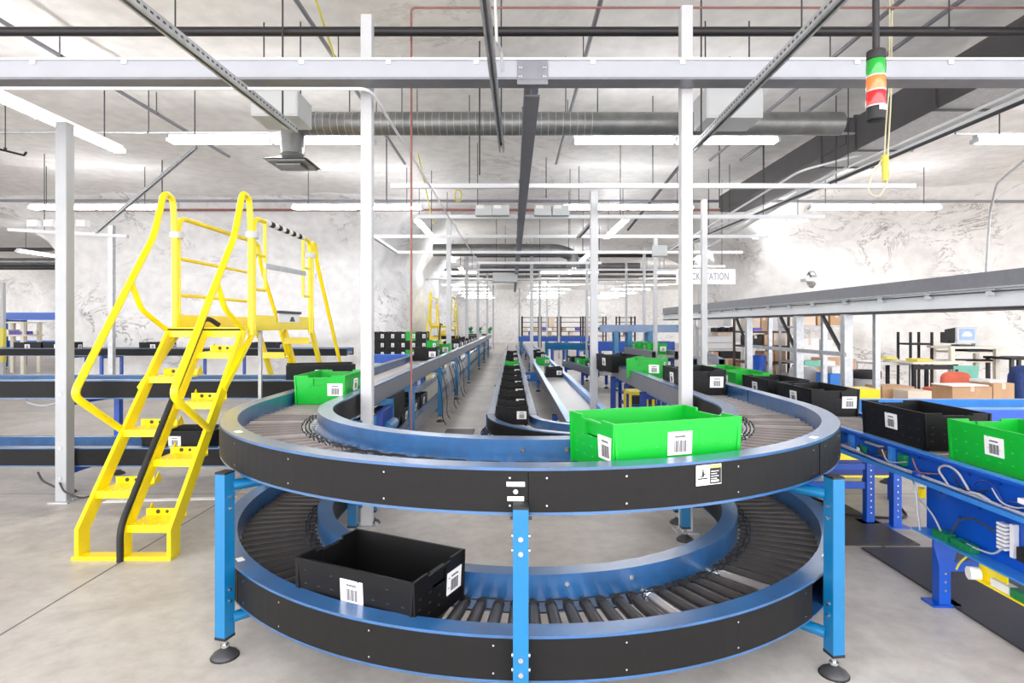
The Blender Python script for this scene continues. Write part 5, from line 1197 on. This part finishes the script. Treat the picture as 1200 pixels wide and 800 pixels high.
carton('yellow lidded box by the end of the blue roller conveyor', 1006, 1032, 456, 600, 6.4, 'yellow', 0.3, False, name='yellow_box').location
cs = thing('coat', 'navy coat draped over a chair at the right edge', 'coat', (X(1197, 8.6), 8.6, 0))
b = MB(); xx = X(1198, 8.6)
b.lathe((xx, 8.6, 0), [(0.03, Z(428, 8.6)), (0.12, Z(430, 8.6)), (0.17, Z(440, 8.6)), (0.19, Z(470, 8.6)), (0.2, 0.3), (0.15, 0.28)], 12); b.build('body', 'navycloth', cs); MB().tube([(xx - 0.13, 8.5, Z(436, 8.6)), (xx - 0.2, 8.45, Z(450, 8.6)), (xx - 0.18, 8.4, Z(475, 8.6))], 0.06, 10, 0, 0.08).build('sleeve', 'navycloth', cs)
for sx in (-1, 1): MB().cyl((xx + sx * 0.12, 8.6, 0), (xx + sx * 0.12, 8.6, 0.4), 0.015, n=8).build('leg', 'ink', cs)
desk('dark edged desk at the right edge behind the coat', 1185, 1230, 419, 10.0, 0.6, 'ink', 'darksteel', 0.05)

# ------------------------------------------------------------------ far end of the hall
for k, (xa, xb) in enumerate(((612, 632), (634, 655), (657, 683), (686, 710), (726, 744))):
    rack('tall dark storage rack at the far end of the hall, %s from the left' % ORD[k], xa, xb, 370.5, 38.0, (371.5, 377, 383, 388, 393.5), 'browncard' if k % 2 else 'ink', 1.2, pw=0.09, group='dark racks at the far end')
    for j in range(3):
        xs = xa + 2 + (xb - xa - 8) * j / 2.2
        carton('small distant carton in the %s dark rack, %s' % (ORD[k], ('left', 'middle', 'right')[j]), xs, xs + 4.5, 384 + (j % 2) * 5 - 0.2 - 0, 387.4 + (j % 2) * 5.4, 37.9, ('palecard', 'purple', 'cardboard')[(j + k) % 3], 0.8, False, group='distant cartons in the dark racks')
carton('tall beige carton standing in the far dark rack', 643, 650, 372, 383, 37.8, 'palecard', 0.8, False)
for k, px in enumerate((552, 562, 573)):
    pl = thing('potted_plant', 'small distant potted plant on a cabinet left of the aisle, %s from the left' % ORD[k], 'plant', (X(px, 34), 34, Z(390, 34)), 'distant plants')
    b = MB(); random.seed(k)
    for j in range(26):
        a = random.random() * 6.28; r = random.random() * 0.16; hgt = 0.12 + random.random() * 0.22; c = Vector((X(px, 34), 34, Z(388.5, 34)))
        tip = c + Vector((math.cos(a) * (r + 0.08), math.sin(a) * (r + 0.08), hgt)); s = Vector((-math.sin(a), math.cos(a), 0)) * 0.03
        b.add([c + s * 0.3, c - s * 0.3, (c + tip) / 2 - s + Vector((0, 0, 0.06)), tip, (c + tip) / 2 + s + Vector((0, 0, 0.06))], [(0, 1, 2, 3, 4)])
    b.build('leaves', 'pcb', pl); MB().lathe((X(px, 34), 34, Z(390.5, 34)), [(0, 0), (0.11, 0), (0.14, 0.12), (0.12, 0.12), (0, 0.1)], 12).build('pot', 'green', pl)
cb_ = thing('cabinet', 'low distant cabinet with plants left of the aisle', 'cabinet', (X(560, 34.2), 34.2, 0)); MB().box((X(560, 34.2), 34.25, Z(391, 34.2) / 2), (1.2, 0.5, Z(391, 34.2))).build('body', 'darksteel', cb_)
for s in (-1, 1): MB().box((X(560, 34.2) + s * 0.28, 33.99, Z(391, 34.2) / 2), (0.5, 0.02, Z(391, 34.2) - 0.15)).build('door', 'greyguard', cb_)
for k, (x, w) in enumerate(((-19, 'left'), (14, 'right'))): pass
# left hall beyond the pillar
lt_ = desk('beige framed table far left beyond the rock pillar', -12, 28, 377, 17.5, 0.8, 'beige', 'beige', 0.1)
MB().box((X(8, 17.5), 17.9, Z(393, 17.5)), (1.0, 0.7, 0.05)).build('lower_shelf', 'beige', lt_)
carton('purple folded cloth on the beige framed table shelf', 12, 26, 388, 391.8, 17.55, 'purple', 0.4, False, name='cloth_bundle'); carton('white packet on the beige framed table shelf', 0, 10, 386, 391.8, 17.55, 'white', 0.4, False, name='packet')
straight('blue conveyor far left beyond the rock pillar', -18.5, 20.0, -12.0, 20.0, 0.5, (0.95, 1.9), (1.5, 4.5), rail='deeplit', gl='deep', gr='deep', bed='bed', legm='leg', h=0.25, leg_w=0.1)
# floor pieces
for k, (x, y, sx_, sy_, rz, w) in enumerate(((2.35, 4.35, 0.75, 0.9, 0.0, 'behind the U-turn leg at right'), (2.65, 3.2, 0.7, 1.3, 0.0, 'under the powered conveyor'), (-0.72, 8.0, 0.4, 0.5, 0, 'beside the left conveyor legs'))):
    tag(MB().box((x, y, 0.005), (sx_, sy_, 0.01), rz).build('floor_mat', 'mat', bev=0.003), 'flat black mat on the floor %s' % w, 'mat')
b = MB(); b.box((X(198, 4.9), 4.93, 0.0015), (1.05, 0.07, 0.003), 0.1); tag(b.build('floor_strip', 'paper'), 'thin white strip on the floor behind the yellow steps', 'tape')  # thin white strip lying on the floor
cbx = thing('floor_cables', 'loose dark cables lying on the floor under the right conveyors', 'cable', (X(1035, 4.6), 4.6, 0))
MB().tube([(2.3, 5.2, 0.01), (2.6, 4.9, 0.01), (2.5, 4.5, 0.01), (3.0, 4.4, 0.01), (3.2, 4.9, 0.01)], 0.01, 7, 0, 0.15).build('cable', 'rubber', cbx)
tag(MB().tube([(X(62, 5.6), 5.3, 0.82), (X(66, 5.6), 5.25, 0.78), (X(85, 5.6), 5.25, 0.74), (X(110, 5.6), 5.3, 0.80)], 0.009, 7, 0, 0.06).build('drooping_cable', 'cablegrey'), 'grey cable drooping under the upper crossing conveyor', 'cable')
tag(MB().tube([(X(50, 5.1), 5.05, 0.20), (X(60, 5.1), 5.0, 0.14), (X(72, 5.0), 4.97, 0.08)], 0.009, 7, 0, 0.05).build('drooping_cable', 'darksteel'), 'dark cable drooping under the lower crossing conveyor', 'cable')

# left conveyor end plate and motor gear seen above the U-turn inner rail
ep = thing('drive_unit', 'blue drive unit with dark cover plate under the left conveyor leg', 'machine', (-1.02, 5.6, 0))
MB().box((X(460, 5.35), 5.6, 0.70), (0.02, 0.62, 0.24)).build('cover_plate', 'panel', ep, 0.004); MB().box((-1.1, 5.05, 0.66), (0.06, 0.4, 0.2)).build('gear_case', 'navy', ep, 0.01)
MB().cyl((-1.06, 4.95, 0.6), (-1.06, 5.25, 0.6), 0.045, n=14).build('motor', 'leg', ep); MB().box((-1.07, 5.3, 0.29), (0.04, 0.05, 0.58)).build('stand', 'deep', ep)
hc = thing('hanging_cable', 'dark cables and hoses bundled along the left conveyor legs', 'cable', (-1.0, 10, 0))
random.seed(5)
for k in range(9):
    y = 8.3 + k * 0.55; x = -1.07
    MB().tube([(x, y, 0.78), (x + 0.05, y + 0.05, 0.6), (x + 0.02 + 0.08 * random.random(), y + 0.1, 0.35), (x + 0.06, y + 0.2, 0.1), (x + 0.1, y + 0.3, 0.012)], 0.007, 6, 0, 0.1).build('cable', ('rubber', 'darksteel', 'cablegrey')[k % 3], hc)

# ------------------------------------------------------------------ added white fill light from the world, camera
w = bpy.data.worlds.new('World'); S.world = w; w.use_nodes = True
w.node_tree.nodes['Background'].inputs['Color'].default_value = (*lin((250, 250, 255)), 1)
w.node_tree.nodes['Background'].inputs['Strength'].default_value = 2.4
cam = bpy.data.cameras.new('camera'); co = bpy.data.objects.new('camera', cam); COL.objects.link(co)
co.location = (0, 0, CZ); co.rotation_euler = (PI / 2, 0, 0)
cam.sensor_width = 36; cam.lens = F / 1200 * 36; cam.shift_y = -(400 - VY) / 1200; cam.clip_start = 0.05; cam.clip_end = 200
S.camera = co
S.view_settings.view_transform = 'Standard'; S.view_settings.look = 'None'; S.view_settings.gamma = 1; S.view_settings.use_curve_mapping = False
S.view_settings.exposure = 1.16
S.cycles.use_denoising = True
S.cycles.max_bounces = 8; S.cycles.diffuse_bounces = 5; S.cycles.use_light_tree = True
